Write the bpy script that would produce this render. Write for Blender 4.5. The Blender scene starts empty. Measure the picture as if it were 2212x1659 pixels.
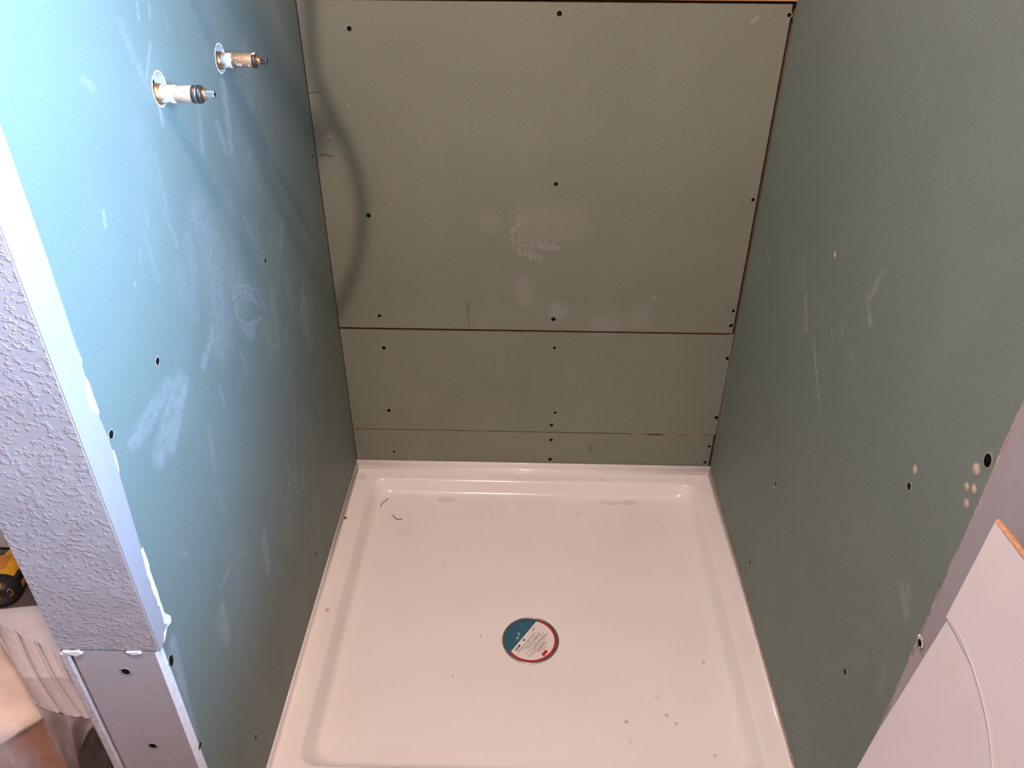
import bpy, bmesh, math, random
import numpy as np
from mathutils import Vector, Matrix, noise as mnoise

random.seed(7)
S = bpy.context.scene
COL = S.collection
W = 0.914            # alcove width (wall to wall); back wall plane y = 0, shower pan rim z = 0
FLOOR = -0.09
CEIL = 2.35

# ------------------------------------------------------------------ camera
cam_d = bpy.data.cameras.new('camera')
cam_d.sensor_fit = 'HORIZONTAL'
cam_d.sensor_width = 36.0
cam_d.lens = 1706.36 / 2212 * 36.0
cam_d.clip_start = 0.02
cam = bpy.data.objects.new('camera', cam_d)
COL.objects.link(cam)
cam.location = (0.4341, -1.5877, 1.3213)
cam.rotation_euler = (0.9828, -0.0051, 0.0236)
S.camera = cam

# ------------------------------------------------------------------ world, exposure
world = bpy.data.worlds.new('world')
S.world = world
world.use_nodes = True
world.node_tree.nodes['Background'].inputs[0].default_value = (0.62, 0.78, 1.0, 1)
world.node_tree.nodes['Background'].inputs[1].default_value = 0.6
vs = S.view_settings
vs.view_transform = 'Standard'
vs.look = 'None'
vs.gamma = 1.0
vs.use_curve_mapping = False
vs.exposure = 0.0

# daylight through the bathroom window, on the wall to the right of the camera
win_d = bpy.data.lights.new('window_daylight', 'AREA')
win_d.shape = 'RECTANGLE'
win_d.size = 0.64        # along y
win_d.size_y = 0.70       # along z
win_d.energy = 50
win_d.color = (0.345, 0.59, 1.0)
win = bpy.data.objects.new('window_daylight', win_d)
COL.objects.link(win)
win_d.spread = math.radians(74)
win.location = (1.43, -1.40, 1.42)
win.rotation_euler = (math.radians(91), 0, math.radians(90 - 20))

# warm bulb of the ceiling lamp (its fixture is built further down)
LAMP = Vector((0.24, -1.38, 2.28))
bulb_d = bpy.data.lights.new('bulb_light', 'POINT')
bulb_d.energy = 103
bulb_d.color = (1.0, 0.695, 0.58)
bulb_d.shadow_soft_size = 0.02
bulb = bpy.data.objects.new('bulb_light', bulb_d)
COL.objects.link(bulb)
bulb.location = LAMP

# ------------------------------------------------------------------ helpers
def tag(o, label=None, cat=None, group=None, kind=None):
    if label: o['label'] = label
    if cat: o['category'] = cat
    if group: o['group'] = group
    if kind: o['kind'] = kind
    return o

def link(name, me, mats, parent=None, smooth=False):
    o = bpy.data.objects.new(name, me)
    COL.objects.link(o)
    if not isinstance(mats, (list, tuple)): mats = [mats]
    if not me.materials:
        for m in mats: me.materials.append(m)
    if parent: o.parent = parent
    if smooth:
        for p in me.polygons: p.use_smooth = True
    return o

def empty(name, loc=(0, 0, 0)):
    o = bpy.data.objects.new(name, None)
    COL.objects.link(o)
    o.location = loc
    o.empty_display_size = 0.05
    return o

def fin(name, bm, mats, parent=None, smooth=False, bevel=0.0):
    bmesh.ops.recalc_face_normals(bm, faces=bm.faces)
    me = bpy.data.meshes.new(name)
    bm.to_mesh(me); bm.free()
    o = link(name, me, mats, parent, smooth)
    if bevel:
        b = o.modifiers.new('bevel', 'BEVEL'); b.width = bevel; b.segments = 2; b.limit_method = 'ANGLE'
    return o

def bbox(bm, x0, x1, y0, y1, z0, z1, mi=0):
    vs_ = [bm.verts.new((x, y, z)) for x in (x0, x1) for y in (y0, y1) for z in (z0, z1)]
    for q in ((0, 1, 3, 2), (4, 6, 7, 5), (0, 4, 5, 1), (2, 3, 7, 6), (0, 2, 6, 4), (1, 5, 7, 3)):
        f = bm.faces.new([vs_[i] for i in q]); f.material_index = mi
    return vs_

def box(name, x0, x1, y0, y1, z0, z1, mat, parent=None, bevel=0.0):
    bm = bmesh.new(); bbox(bm, x0, x1, y0, y1, z0, z1)
    return fin(name, bm, mat, parent, bevel=bevel)

def lathe(bm, prof, axis=Vector((1, 0, 0)), org=Vector((0, 0, 0)), n=24, mi=0, cap=True):
    """prof: [(distance along axis, radius)]"""
    axis = axis.normalized()
    a = axis.orthogonal().normalized(); b = axis.cross(a)
    rings = []
    for t, r in prof:
        rings.append([bm.verts.new(org + axis * t + (a * math.cos(2 * math.pi * k / n) + b * math.sin(2 * math.pi * k / n)) * r) for k in range(n)])
    for r0, r1 in zip(rings, rings[1:]):
        for k in range(n):
            f = bm.faces.new((r0[k], r0[(k + 1) % n], r1[(k + 1) % n], r1[k])); f.material_index = mi
    if cap:
        for r in (rings[0], rings[-1]):
            f = bm.faces.new(r); f.material_index = mi
    return rings

def tube_obj(name, pts, rad, mat, parent=None, res=4, cyc=False):
    cu = bpy.data.curves.new(name, 'CURVE'); cu.dimensions = '3D'
    sp = cu.splines.new('NURBS'); sp.points.add(len(pts) - 1)
    for p, q in zip(sp.points, pts): p.co = (*q, 1)
    sp.use_endpoint_u = True; sp.order_u = 4; sp.use_cyclic_u = cyc
    cu.bevel_depth = rad; cu.bevel_resolution = res; cu.resolution_u = 8; cu.use_fill_caps = True
    tmp = bpy.data.objects.new(name, cu); COL.objects.link(tmp)
    me = bpy.data.meshes.new_from_object(tmp.evaluated_get(bpy.context.evaluated_depsgraph_get()))
    bpy.data.objects.remove(tmp); bpy.data.curves.remove(cu)
    return link(name, me, mat, parent, smooth=True)

# ------------------------------------------------------------------ materials
class NT:
    def __init__(self, name, rough=0.8, spec=0.3, metal=0.0):
        self.m = bpy.data.materials.new(name); self.m.use_nodes = True
        self.t = self.m.node_tree; self.b = self.t.nodes['Principled BSDF']
        self.b.inputs['Roughness'].default_value = rough
        self.b.inputs['Specular IOR Level'].default_value = spec
        self.b.inputs['Metallic'].default_value = metal
        self.co = self.t.nodes.new('ShaderNodeTexCoord').outputs['Object']
    def n(self, t, **kw):
        nd = self.t.nodes.new(t)
        for k, v in kw.items(): setattr(nd, k, v)
        return nd
    def l(self, a, b): self.t.links.new(a, b)
    def noise(self, scale, detail=3, rough=0.5, stretch=None):
        nd = self.n('ShaderNodeTexNoise'); nd.inputs['Scale'].default_value = scale
        nd.inputs['Detail'].default_value = detail; nd.inputs['Roughness'].default_value = rough
        if stretch:
            mp = self.n('ShaderNodeMapping'); mp.inputs['Scale'].default_value = stretch
            self.l(self.co, mp.inputs[0]); self.l(mp.outputs[0], nd.inputs['Vector'])
        else: self.l(self.co, nd.inputs['Vector'])
        return nd.outputs['Fac']
    def ramp(self, fac, stops):
        r = self.n('ShaderNodeValToRGB')
        while len(r.color_ramp.elements) < len(stops): r.color_ramp.elements.new(0.5)
        for e, (p, c) in zip(r.color_ramp.elements, stops):
            e.position = p; e.color = (*c, 1) if len(c) == 3 else c
        self.l(fac, r.inputs[0]); return r.outputs[0]
    def mix(self, fac, a, b, mode='MIX'):
        m = self.n('ShaderNodeMix', data_type='RGBA', blend_type=mode)
        for i, v in ((0, fac), (6, a), (7, b)):
            if hasattr(v, 'links') or hasattr(v, 'is_linked'): self.l(v, m.inputs[i])
            elif i == 0: m.inputs[0].default_value = v
            else: m.inputs[i].default_value = (*v, 1)
        return m.outputs[2]
    def math(self, op, a, b=0.0, clamp=False):
        m = self.n('ShaderNodeMath', operation=op, use_clamp=clamp)
        for i, v in ((0, a), (1, b)):
            if hasattr(v, 'is_linked'): self.l(v, m.inputs[i])
            else: m.inputs[i].default_value = v
        return m.outputs[0]
    def color(self, c):
        if hasattr(c, 'is_linked'): self.l(c, self.b.inputs['Base Color'])
        else: self.b.inputs['Base Color'].default_value = (*c, 1)
    def bump(self, h, strength, dist=0.002):
        bp = self.n('ShaderNodeBump'); bp.inputs['Strength'].default_value = strength
        bp.inputs['Distance'].default_value = dist
        self.l(h, bp.inputs['Height']); self.l(bp.outputs[0], self.b.inputs['Normal'])

def plain(name, col, rough=0.7, spec=0.3, metal=0.0, var=0.12, scale=40, bump=0.0):
    t = NT(name, rough, spec, metal)
    nz = t.noise(scale, 4)
    t.color(t.ramp(nz, [(0.25, tuple(c * (1 - var) for c in col)), (0.75, tuple(min(1, c * (1 + var)) for c in col))]))
    if bump: t.bump(t.noise(scale * 3, 3), bump)
    return t.m

def greenboard(name, col):
    """paper faced moisture board: faint mottling, paper grain, gypsum dust and dark scuffs from vertex attributes"""
    t = NT(name, 0.62, 0.28)
    big = t.noise(3.0, 3, 0.55)
    fine = t.noise(260, 3, 0.6)
    c = t.ramp(big, [(0.3, tuple(v * 0.94 for v in col)), (0.7, tuple(v * 1.06 for v in col))])
    c = t.mix(0.22, c, t.ramp(fine, [(0.3, (0.35, 0.35, 0.35)), (0.7, (0.65, 0.65, 0.65))]), 'OVERLAY')
    at = t.n('ShaderNodeAttribute', attribute_name='dust').outputs['Fac']
    br = t.noise(70, 5, 0.7)
    brk = t.ramp(br, [(0.36, (0.30,) * 3), (0.64, (1.0,) * 3)])
    thin = t.ramp(t.noise(9, 5, 0.7, (1, 1, 0.35)), [(0.55, (0,) * 3), (0.85, (0.07,) * 3)])
    d = t.math('ADD', t.math('MULTIPLY', at, brk), t.math('MULTIPLY', thin, brk), True)
    c = t.mix(d, c, (0.40, 0.40, 0.41))
    st = t.n('ShaderNodeAttribute', attribute_name='stain').outputs['Fac']
    c = t.mix(st, c, (0.09, 0.08, 0.07))
    t.color(c)
    t.bump(fine, 0.12, 0.001)
    return t.m

M = {}
M['green'] = greenboard('greenboard_paper', (0.166, 0.210, 0.182))
M['green_back'] = greenboard('greenboard_paper_back', (0.185, 0.206, 0.165))  # browner tone for the back wall boards
M['gypsum'] = plain('gypsum_core', (0.42, 0.36, 0.30), 0.95, 0.1, var=0.25, scale=300, bump=0.4)
M['shaded_edge'] = plain('shaded_board_edge', (0.17, 0.115, 0.075), 0.95, 0.1, var=0.3, scale=200, bump=0.3)  # board edge colour darkened so the back wall seams look shaded
M['torn'] = plain('torn_white_paper', (0.86, 0.84, 0.80), 0.9, 0.1, var=0.1, scale=200, bump=0.3)
M['rawpaper'] = plain('raw_pale_paper', (0.55, 0.48, 0.44), 0.9, 0.1, var=0.2, scale=150, bump=0.4)
M['paint'] = plain('grey_lavender_paint', (0.36, 0.335, 0.345), 0.6, 0.3, var=0.03, scale=60, bump=0.08)
M['room_paint'] = plain('room_paint', (0.40, 0.37, 0.37), 0.7, 0.3, var=0.03, scale=20, bump=0.05)
M['ceiling_paint'] = plain('ceiling_paint', (0.55, 0.53, 0.51), 0.8, 0.2, var=0.03, scale=30, bump=0.1)
M['bare'] = plain('bare_grey_board_paper', (0.42, 0.385, 0.37), 0.85, 0.15, var=0.06, scale=120, bump=0.08)
M['white_trim'] = plain('white_trim_paint', (0.90, 0.89, 0.88), 0.4, 0.4, var=0.03, scale=30)
M['raggededge'] = plain('ragged_pale_brown_paper', (0.34, 0.27, 0.21), 0.95, 0.1, var=0.3, scale=180, bump=0.4)
M['screw'] = plain('black_phosphate_screw', (0.006, 0.005, 0.004), 0.8, 0.12, 0.0, scale=900)
M['burr'] = plain('raised_paper_burr', (0.27, 0.26, 0.22), 0.9, 0.1, scale=500)
M['void'] = plain('dark_hole', (0.008, 0.007, 0.006), 1.0, 0.0)
M['anchor'] = plain('white_plaster_plug', (0.52, 0.42, 0.33), 0.8, 0.2, scale=600, bump=0.3)
M['brass'] = plain('worn_brass', (0.42, 0.24, 0.11), 0.42, 0.5, 0.85, var=0.35, scale=180)
M['darkmetal'] = plain('tarnished_metal', (0.10, 0.085, 0.085), 0.4, 0.5, 0.8, var=0.4, scale=250)
M['chrome'] = plain('scratched_chrome', (0.62, 0.62, 0.66), 0.25, 0.5, 1.0, var=0.2, scale=300)

# textured paint on the end of the left wall (knock-down texture)
t = NT('textured_grey_paint', 0.55, 0.35)
t.color(t.ramp(t.noise(30, 3), [(0.3, (0.37, 0.335, 0.325)), (0.7, (0.42, 0.385, 0.375))]))
h1 = t.ramp(t.noise(190, 2, 0.5, (0.8, 1, 1.1)), [(0.50, (0,) * 3), (0.64, (1,) * 3)])
t.bump(h1, 0.40, 0.0015)
M['texture'] = t.m

# plaster smeared brass
def plastered(name, thr):
    t = NT(name, 0.6, 0.4)
    f = t.ramp(t.noise(160, 4, 0.6), [(thr - 0.03, (0,) * 3), (thr + 0.03, (1,) * 3)])
    t.color(t.mix(f, (0.50, 0.33, 0.19), (0.82, 0.77, 0.72)))
    t.l(t.math('MULTIPLY', t.math('SUBTRACT', 1.0, f), 0.6), t.b.inputs['Metallic'])
    t.bump(f, 0.4, 0.001)
    return t.m
M['plaster_full'] = plastered('white_plaster_tape', 0.41)
M['plaster_part'] = plastered('plaster_smeared_brass', 0.60)
M['tan'] = plain('tan_dusty_sleeve', (0.62, 0.46, 0.34), 0.6, 0.3, 0.2, var=0.2, scale=220)

# wood
def wood(name, a, b, sc=(2, 25, 25)):
    t = NT(name, 0.7, 0.25)
    f = t.noise(4, 6, 0.6, sc)
    t.color(t.ramp(f, [(0.3, a), (0.7, b)])); t.bump(f, 0.2, 0.002)
    return t.m
M['wood'] = wood('pine_framing', (0.42, 0.23, 0.11), (0.60, 0.37, 0.20))
M['stud'] = wood('dark_framing', (0.10, 0.055, 0.03), (0.16, 0.09, 0.05))
M['floor'] = wood('wood_look_floor', (0.10, 0.085, 0.08), (0.21, 0.18, 0.165), (14, 1.4, 5))

# shower pan enamel with rust coloured stains
STAINS = [  # x, y, rx, ry, strength
    (0.240, -0.090, 0.028, 0.011, 0.42), (0.655, -0.090, 0.034, 0.009, 0.38), (0.700, -0.087, 0.028, 0.010, 0.45),
    (0.572, -0.132, 0.010, 0.010, 0.22), (0.636, -0.695, 0.0050, 0.0050, 0.95), (0.714, -0.680, 0.0050, 0.0050, 0.85),
    (0.730, -0.697, 0.0040, 0.0045, 0.8), (0.635, -0.040, 0.006, 0.005, 0.5), (0.020, -0.045, 0.012, 0.014, 0.4),
    (0.150, -0.210, 0.030, 0.030, 0.05), (0.700, -0.640, 0.006, 0.006, 0.3), (0.790, -0.760, 0.004, 0.004, 0.7),
    (0.775, -0.170, 0.0028, 0.003, 1.0), (0.805, -0.560, 0.0035, 0.0035, 1.0), (0.640, -0.735, 0.006, 0.012, 0.25),
    (0.025, -0.477, 0.0055, 0.0065, 1.0), (0.350, -0.505, 0.002, 0.006, 0.9), (0.360, -0.150, 0.002, 0.005, 0.9),
    (0.255, -0.300, 0.002, 0.004, 0.7), (0.200, -0.770, 0.040, 0.018, 0.06), (0.300, -0.605, 0.003, 0.006, 0.6), (0.420, -0.040, 0.004, 0.004, 0.5)]
t = NT('white_pan_acrylic', 0.13, 0.5)
sx = t.n('ShaderNodeSeparateXYZ'); t.l(t.co, sx.inputs[0])
acc = None
wob = t.math('MULTIPLY', t.math('SUBTRACT', t.noise(60, 4), 0.5), 1.6)
for x, y, rx, ry, s_ in STAINS:
    dx = t.math('DIVIDE', t.math('SUBTRACT', sx.outputs[0], x), rx)
    dy = t.math('DIVIDE', t.math('SUBTRACT', sx.outputs[1], y), ry)
    d = t.math('ADD', t.math('MULTIPLY', dx, dx), t.math('MULTIPLY', dy, dy))
    v = t.math('SUBTRACT', 1.0, t.math('ADD', d, wob), True)
    v = t.math('MULTIPLY', t.math('MULTIPLY', v, 1.6, True), s_)
    acc = v if acc is None else t.math('MAXIMUM', acc, v)
base = t.ramp(t.noise(5, 4, 0.6), [(0.3, (0.82, 0.805, 0.80)), (0.7, (0.86, 0.85, 0.845))])
t.color(t.mix(t.math('MULTIPLY', acc, 0.75), base, (0.58, 0.33, 0.17)))
M['pan'] = t.m

M['label_white'] = plain('label_paper', (0.78, 0.76, 0.74), 0.5, 0.3, var=0.04, scale=300)
M['label_blue'] = plain('label_blue', (0.028, 0.11, 0.17), 0.3, 0.5, var=0.35, scale=90)
M['label_red'] = plain('label_red', (0.42, 0.025, 0.02), 0.4, 0.4, var=0.1, scale=100)
M['label_ink'] = plain('label_ink', (0.17, 0.14, 0.14), 0.6, 0.2, var=0.2, scale=400)
M['label_grey'] = plain('label_grey', (0.38, 0.34, 0.33), 0.6, 0.2, var=0.2, scale=400)
M['drain_rim'] = plain('drain_metal', (0.34, 0.31, 0.29), 0.3, 0.5, 0.8)
M['cardboard'] = plain('brown_cardboard', (0.47, 0.215, 0.115), 0.85, 0.15, var=0.08, scale=12, bump=0.05)
M['cream'] = plain('cream_wrapping_paper', (0.74, 0.62, 0.52), 0.75, 0.2, var=0.06, scale=25, bump=0.15)
M['tape'] = plain('brown_tape', (0.40, 0.22, 0.11), 0.4, 0.4)
M['cloth'] = plain('white_drop_sheet', (0.90, 0.895, 0.89), 0.85, 0.15, var=0.03, scale=25, bump=0.1)
M['yellow'] = plain('yellow_tool_plastic', (0.80, 0.42, 0.025), 0.4, 0.45, var=0.08, scale=30)
M['orange'] = plain('amber_vent_ring', (0.55, 0.25, 0.05), 0.5, 0.4)
M['blackplastic'] = plain('black_tool_plastic', (0.022, 0.02, 0.02), 0.45, 0.4, var=0.2)
M['brownplastic'] = plain('dark_brown_vent_plate', (0.085, 0.055, 0.035), 0.5, 0.4, var=0.2)
M['hair'] = plain('dark_fibre', (0.05, 0.045, 0.04), 0.7, 0.3)
M['hairlite'] = plain('brown_shaving', (0.20, 0.13, 0.09), 0.6, 0.3)
M['hose'] = plain('shadow_caster_dark_rubber', (0.06, 0.06, 0.06), 0.5, 0.4)
M['glass_lamp'] = plain('lamp_housing', (0.75, 0.73, 0.7), 0.4, 0.4)

t = NT('white_faced_cardboard', 0.7, 0.25)
f = t.ramp(t.noise(16, 4, 0.6), [(0.66, (0,) * 3), (0.76, (0.45,) * 3)])
t.color(t.mix(f, t.ramp(t.noise(14, 4), [(0.3, (0.53, 0.50, 0.50)), (0.7, (0.56, 0.53, 0.53))]), (0.52, 0.41, 0.34)))
t.bump(t.noise(45, 4), 0.12, 0.002)
M['whiteboard'] = t.m
M['cardedge'] = plain('raw_brown_card_edge', (0.46, 0.24, 0.12), 0.95, 0.1, var=0.35, scale=150, bump=0.5)

t = NT('clear_polythene', 0.28, 0.5)
t.color((0.66, 0.60, 0.60))
tr = t.n('ShaderNodeBsdfTransparent'); tr.inputs[0].default_value = (0.97, 0.97, 0.97, 1)
mx = t.n('ShaderNodeMixShader')
lay = t.n('ShaderNodeLayerWeight'); lay.inputs[0].default_value = 0.35
fac = t.math('ADD', t.math('MULTIPLY', lay.outputs['Facing'], 0.4), 0.58, True)
t.l(fac, mx.inputs[0]); t.l(tr.outputs[0], mx.inputs[1]); t.l(t.b.outputs[0], mx.inputs[2])
t.l(mx.outputs[0], t.t.nodes['Material Output'].inputs[0])
t.bump(t.noise(60, 3), 0.12, 0.002)
M['plastic'] = t.m
t = NT('thin_polythene', 0.3, 0.5)
t.color((0.85, 0.80, 0.80))
tr = t.n('ShaderNodeBsdfTransparent'); mx = t.n('ShaderNodeMixShader')
t.l(t.ramp(t.noise(14, 4, 0.6, (1, 1, 0.3)), [(0.45, (0.06,) * 3), (0.72, (0.5,) * 3)]), mx.inputs[0])
t.l(tr.outputs[0], mx.inputs[1]); t.l(t.b.outputs[0], mx.inputs[2]); t.l(mx.outputs[0], t.t.nodes['Material Output'].inputs[0])
M['film'] = t.m

# ------------------------------------------------------------------ wall marks (wall coordinates: across, up, across, up, radius, strength)
LEFT_MARKS = [(-0.609,0.924,-0.526,0.765,0.0350,0.25), (-0.595,0.858,-0.619,0.754,0.0450,0.30), (-0.696,0.751,-0.623,0.779,0.0100,0.40),
(-0.638,0.754,-0.577,0.753,0.0050,0.35), (-0.776,0.771,-0.861,0.728,0.0180,0.40), (-0.761,0.761,-0.828,0.717,0.0140,0.45),
(-0.799,0.783,-0.890,0.778,0.0140,0.35), (-0.862,0.726,-0.862,0.715,0.0080,0.50), (-0.846,0.785,-0.907,0.779,0.0100,0.30),
(-0.390,0.694,-0.408,0.613,0.0180,0.25), (-0.229,0.606,-0.240,0.556,0.0100,0.45), (-0.234,0.552,-0.238,0.507,0.0090,0.40),
(-0.435,1.051,-0.449,0.967,0.0120,0.45), (-0.484,1.010,-0.470,0.966,0.0080,0.35), (-0.537,1.042,-0.552,0.998,0.0080,0.30),
(-0.648,1.074,-0.650,1.056,0.0040,0.50), (-0.633,1.142,-0.662,1.113,0.0030,0.50), (-0.643,1.185,-0.647,1.171,0.0030,0.50),
(-0.614,1.180,-0.619,1.167,0.0030,0.50), (-0.829,1.017,-0.832,1.004,0.0030,0.60), (-0.779,0.953,-0.783,0.944,0.0030,0.40),
(-0.808,0.928,-0.809,0.924,0.0020,0.60), (-0.796,1.139,-0.783,1.129,0.0060,0.30), (-0.637,0.370,-0.648,0.305,0.0150,0.40),
(-0.827,0.409,-0.834,0.362,0.0140,0.40), (-0.845,0.411,-0.840,0.353,0.0080,0.30), (-0.384,0.457,-0.455,0.312,0.0060,0.25),
(-0.395,0.320,-0.411,0.286,0.0040,0.40), (-0.460,0.362,-0.504,0.344,0.0050,0.35), (-0.884,0.586,-0.871,0.570,0.0040,0.35),
(-0.761,0.440,-0.810,0.444,0.0050,0.35), (-0.376,0.535,-0.416,0.511,0.0025,0.50), (-0.570,0.693,-0.559,0.652,0.0040,0.25),
(-0.667,0.690,-0.666,0.658,0.0060,0.25), (-0.958,0.504,-0.970,0.418,0.0100,0.60), (-0.970,0.418,-0.979,0.329,0.0080,0.50),
(-0.278,0.783,-0.314,0.746,0.0100,0.30), (-0.377,0.937,-0.398,0.922,0.0060,0.30), (-0.532,0.829,-0.512,0.789,0.0120,0.25),
(-0.651,0.909,-0.663,0.863,0.0200,0.20), (-0.353,0.223,-0.340,0.172,0.0050,0.20), (-0.553,0.783,-0.535,0.784,0.0026,0.55),
(-0.535,0.784,-0.514,0.778,0.0026,0.55), (-0.514,0.778,-0.492,0.765,0.0026,0.55), (-0.492,0.765,-0.473,0.748,0.0026,0.55),
(-0.559,0.777,-0.539,0.774,0.0026,0.60), (-0.539,0.774,-0.516,0.767,0.0026,0.60), (-0.516,0.767,-0.492,0.752,0.0026,0.60),
(-0.492,0.752,-0.475,0.735,0.0026,0.60), (-0.558,0.764,-0.540,0.764,0.0024,0.60), (-0.540,0.764,-0.517,0.758,0.0024,0.60),
(-0.517,0.758,-0.492,0.743,0.0024,0.60), (-0.492,0.743,-0.470,0.726,0.0024,0.60), (-0.470,0.726,-0.458,0.713,0.0024,0.60),
(-0.549,0.760,-0.556,0.756,0.0024,0.65), (-0.556,0.756,-0.557,0.747,0.0024,0.65), (-0.557,0.747,-0.549,0.736,0.0024,0.65),
(-0.549,0.736,-0.530,0.721,0.0024,0.65), (-0.530,0.721,-0.510,0.709,0.0024,0.65), (-0.510,0.709,-0.492,0.703,0.0024,0.65),
(-0.492,0.703,-0.458,0.690,0.0024,0.65), (-0.549,0.727,-0.529,0.713,0.0026,0.50), (-0.529,0.713,-0.502,0.703,0.0026,0.50),
(-0.502,0.703,-0.476,0.695,0.0026,0.50), (-0.543,0.715,-0.522,0.702,0.0030,0.50), (-0.522,0.702,-0.497,0.695,0.0030,0.50),
(-0.536,0.702,-0.518,0.693,0.0030,0.50), (-0.518,0.693,-0.500,0.689,0.0030,0.50), (-0.529,0.690,-0.513,0.683,0.0030,0.45),
(-0.513,0.683,-0.503,0.684,0.0030,0.45), (-0.453,0.676,-0.458,0.659,0.0030,0.35), (-0.458,0.659,-0.445,0.633,0.0030,0.35),
(-0.445,0.633,-0.417,0.609,0.0030,0.35), (-0.313,0.664,-0.308,0.633,0.0030,0.35), (-0.308,0.633,-0.330,0.606,0.0030,0.35),
(-0.330,0.606,-0.371,0.593,0.0030,0.35), (-0.189,0.603,-0.175,0.567,0.0020,0.40), (-0.175,0.567,-0.179,0.532,0.0020,0.40),
(-0.179,0.532,-0.223,0.490,0.0020,0.40), (-0.218,0.626,-0.255,0.593,0.0100,0.40), (-0.262,0.593,-0.256,0.540,0.0080,0.30),
(-0.213,0.603,-0.217,0.543,0.0090,0.25),]
RIGHT_MARKS = [(-0.098,0.674,-0.140,0.653,0.0050,0.35), (-0.360,0.695,-0.398,0.651,0.0070,0.50), (-0.441,0.650,-0.514,0.588,0.0035,0.70),
(-0.514,0.588,-0.545,0.569,0.0025,0.40), (-0.583,0.810,-0.606,0.786,0.0040,0.35), (-0.603,0.856,-0.592,0.815,0.0060,0.45),
(-0.490,0.709,-0.515,0.690,0.0025,0.35), (-0.531,0.730,-0.534,0.725,0.0050,0.30), (-0.224,0.604,-0.233,0.568,0.0050,0.30),
(-0.001,0.319,-0.007,0.297,0.0050,0.55), (-0.003,0.275,-0.032,0.165,0.0040,0.20), (-0.889,0.555,-0.915,0.540,0.0090,0.40),
(-0.899,0.571,-0.909,0.553,0.0060,0.30), (-0.837,0.422,-0.859,0.443,0.0050,0.20), (-0.916,0.435,-0.929,0.394,0.0100,0.20),
(-0.605,0.789,-0.611,0.783,0.0060,0.80), (-0.311,0.742,-0.344,0.705,0.0080,0.15), (-0.582,0.718,-0.602,0.707,0.0060,0.20),
(-0.157,0.158,-0.194,0.175,0.0030,0.40), (-0.299,0.230,-0.322,0.244,0.0030,0.40), (-0.246,0.868,-0.255,0.859,0.0030,0.30),
(-0.211,0.733,-0.237,0.707,0.0120,0.10),]
BACK_MARKS = [(0.848,1.080,0.840,1.072,0.0040,0.50), (0.350,0.677,0.356,0.671,0.0220,0.16), (0.423,0.537,0.430,0.489,0.0180,0.22),
(0.446,0.535,0.447,0.500,0.0030,0.25), (0.505,0.469,0.507,0.464,0.0220,0.32), (0.607,0.426,0.623,0.430,0.0280,0.20),
(0.680,0.445,0.699,0.467,0.0220,0.16), (0.719,0.503,0.722,0.501,0.0060,0.35), (0.031,0.855,0.036,0.852,0.0040,0.60),
(0.009,0.041,0.009,0.023,0.0030,0.60), (0.022,0.026,0.021,0.011,0.0030,0.60), (0.139,0.034,0.140,0.018,0.0060,0.25),
(0.220,0.031,0.221,0.019,0.0030,0.50), (0.165,0.065,0.175,0.034,0.0120,0.15), (0.443,0.677,0.512,0.667,0.0450,0.18),
(0.399,0.655,0.416,0.672,0.0040,0.60), (0.416,0.672,0.429,0.680,0.0020,0.50), (0.412,0.686,0.417,0.693,0.0040,0.50),
(0.537,0.960,0.539,0.957,0.0060,0.20), (0.527,0.698,0.516,0.630,0.0030,0.20), (0.400,0.648,0.402,0.625,0.0022,0.45),
(0.415,0.645,0.416,0.624,0.0022,0.45), (0.430,0.642,0.430,0.622,0.0022,0.45), (0.445,0.639,0.444,0.621,0.0022,0.45),
(0.460,0.638,0.458,0.620,0.0022,0.45), (0.475,0.637,0.472,0.618,0.0022,0.45), (0.490,0.636,0.486,0.617,0.0022,0.45),
(0.416,0.615,0.418,0.602,0.0035,0.50), (0.427,0.610,0.429,0.598,0.0035,0.50), (0.438,0.606,0.441,0.595,0.0035,0.50),
(0.450,0.602,0.452,0.592,0.0035,0.50), (0.461,0.598,0.463,0.588,0.0035,0.50), (0.460,0.628,0.466,0.618,0.0030,0.50),
(0.469,0.626,0.475,0.617,0.0030,0.50), (0.478,0.624,0.484,0.616,0.0030,0.50), (0.487,0.622,0.493,0.615,0.0030,0.50),
(0.496,0.620,0.503,0.614,0.0030,0.50), (0.398,0.634,0.474,0.627,0.0014,0.30), (0.400,0.625,0.464,0.619,0.0014,0.30),
(0.402,0.617,0.454,0.610,0.0014,0.30), (0.404,0.608,0.445,0.601,0.0014,0.30),]

BACK_STAINS = [(0.300, 0.480, 0.302, 0.457, 0.0040, 0.6), (0.303, 0.451, 0.303, 0.417, 0.0022, 0.5), (0.603, 0.079, 0.605, 0.062, 0.0050, 0.6)]

def scuffs(seed, n, y0, y1, z0, z1, hi):
    """faint rubbed streaks and chips scattered over a board"""
    r_ = random.Random(seed); out = []
    for _ in range(n):
        y, z = r_.uniform(y0, y1), r_.uniform(z0, z1)
        kind_ = r_.random()
        if kind_ < 0.55: l_, w_, st = r_.uniform(0.02, 0.08), r_.uniform(0.002, 0.007), r_.uniform(0.08, hi)
        elif kind_ < 0.8: l_, w_, st = r_.uniform(0.03, 0.09), r_.uniform(0.015, 0.04), r_.uniform(0.03, 0.6 * hi)
        else: l_, w_, st = r_.uniform(0.0, 0.006), r_.uniform(0.0015, 0.003), r_.uniform(0.2, 0.5)
        a_ = r_.gauss(math.radians(95), 0.25)
        out.append((y, z, y + l_ * math.cos(a_), z + l_ * math.sin(a_), w_, st))
    return out
LEFT_MARKS += scuffs(21, 70, -0.80, -0.10, 0.10, 1.15, 0.26) + scuffs(22, 22, -0.70, -0.30, 0.55, 0.95, 0.30)
RIGHT_MARKS += scuffs(31, 30, -0.90, -0.06, 0.08, 1.10, 0.12)
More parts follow.
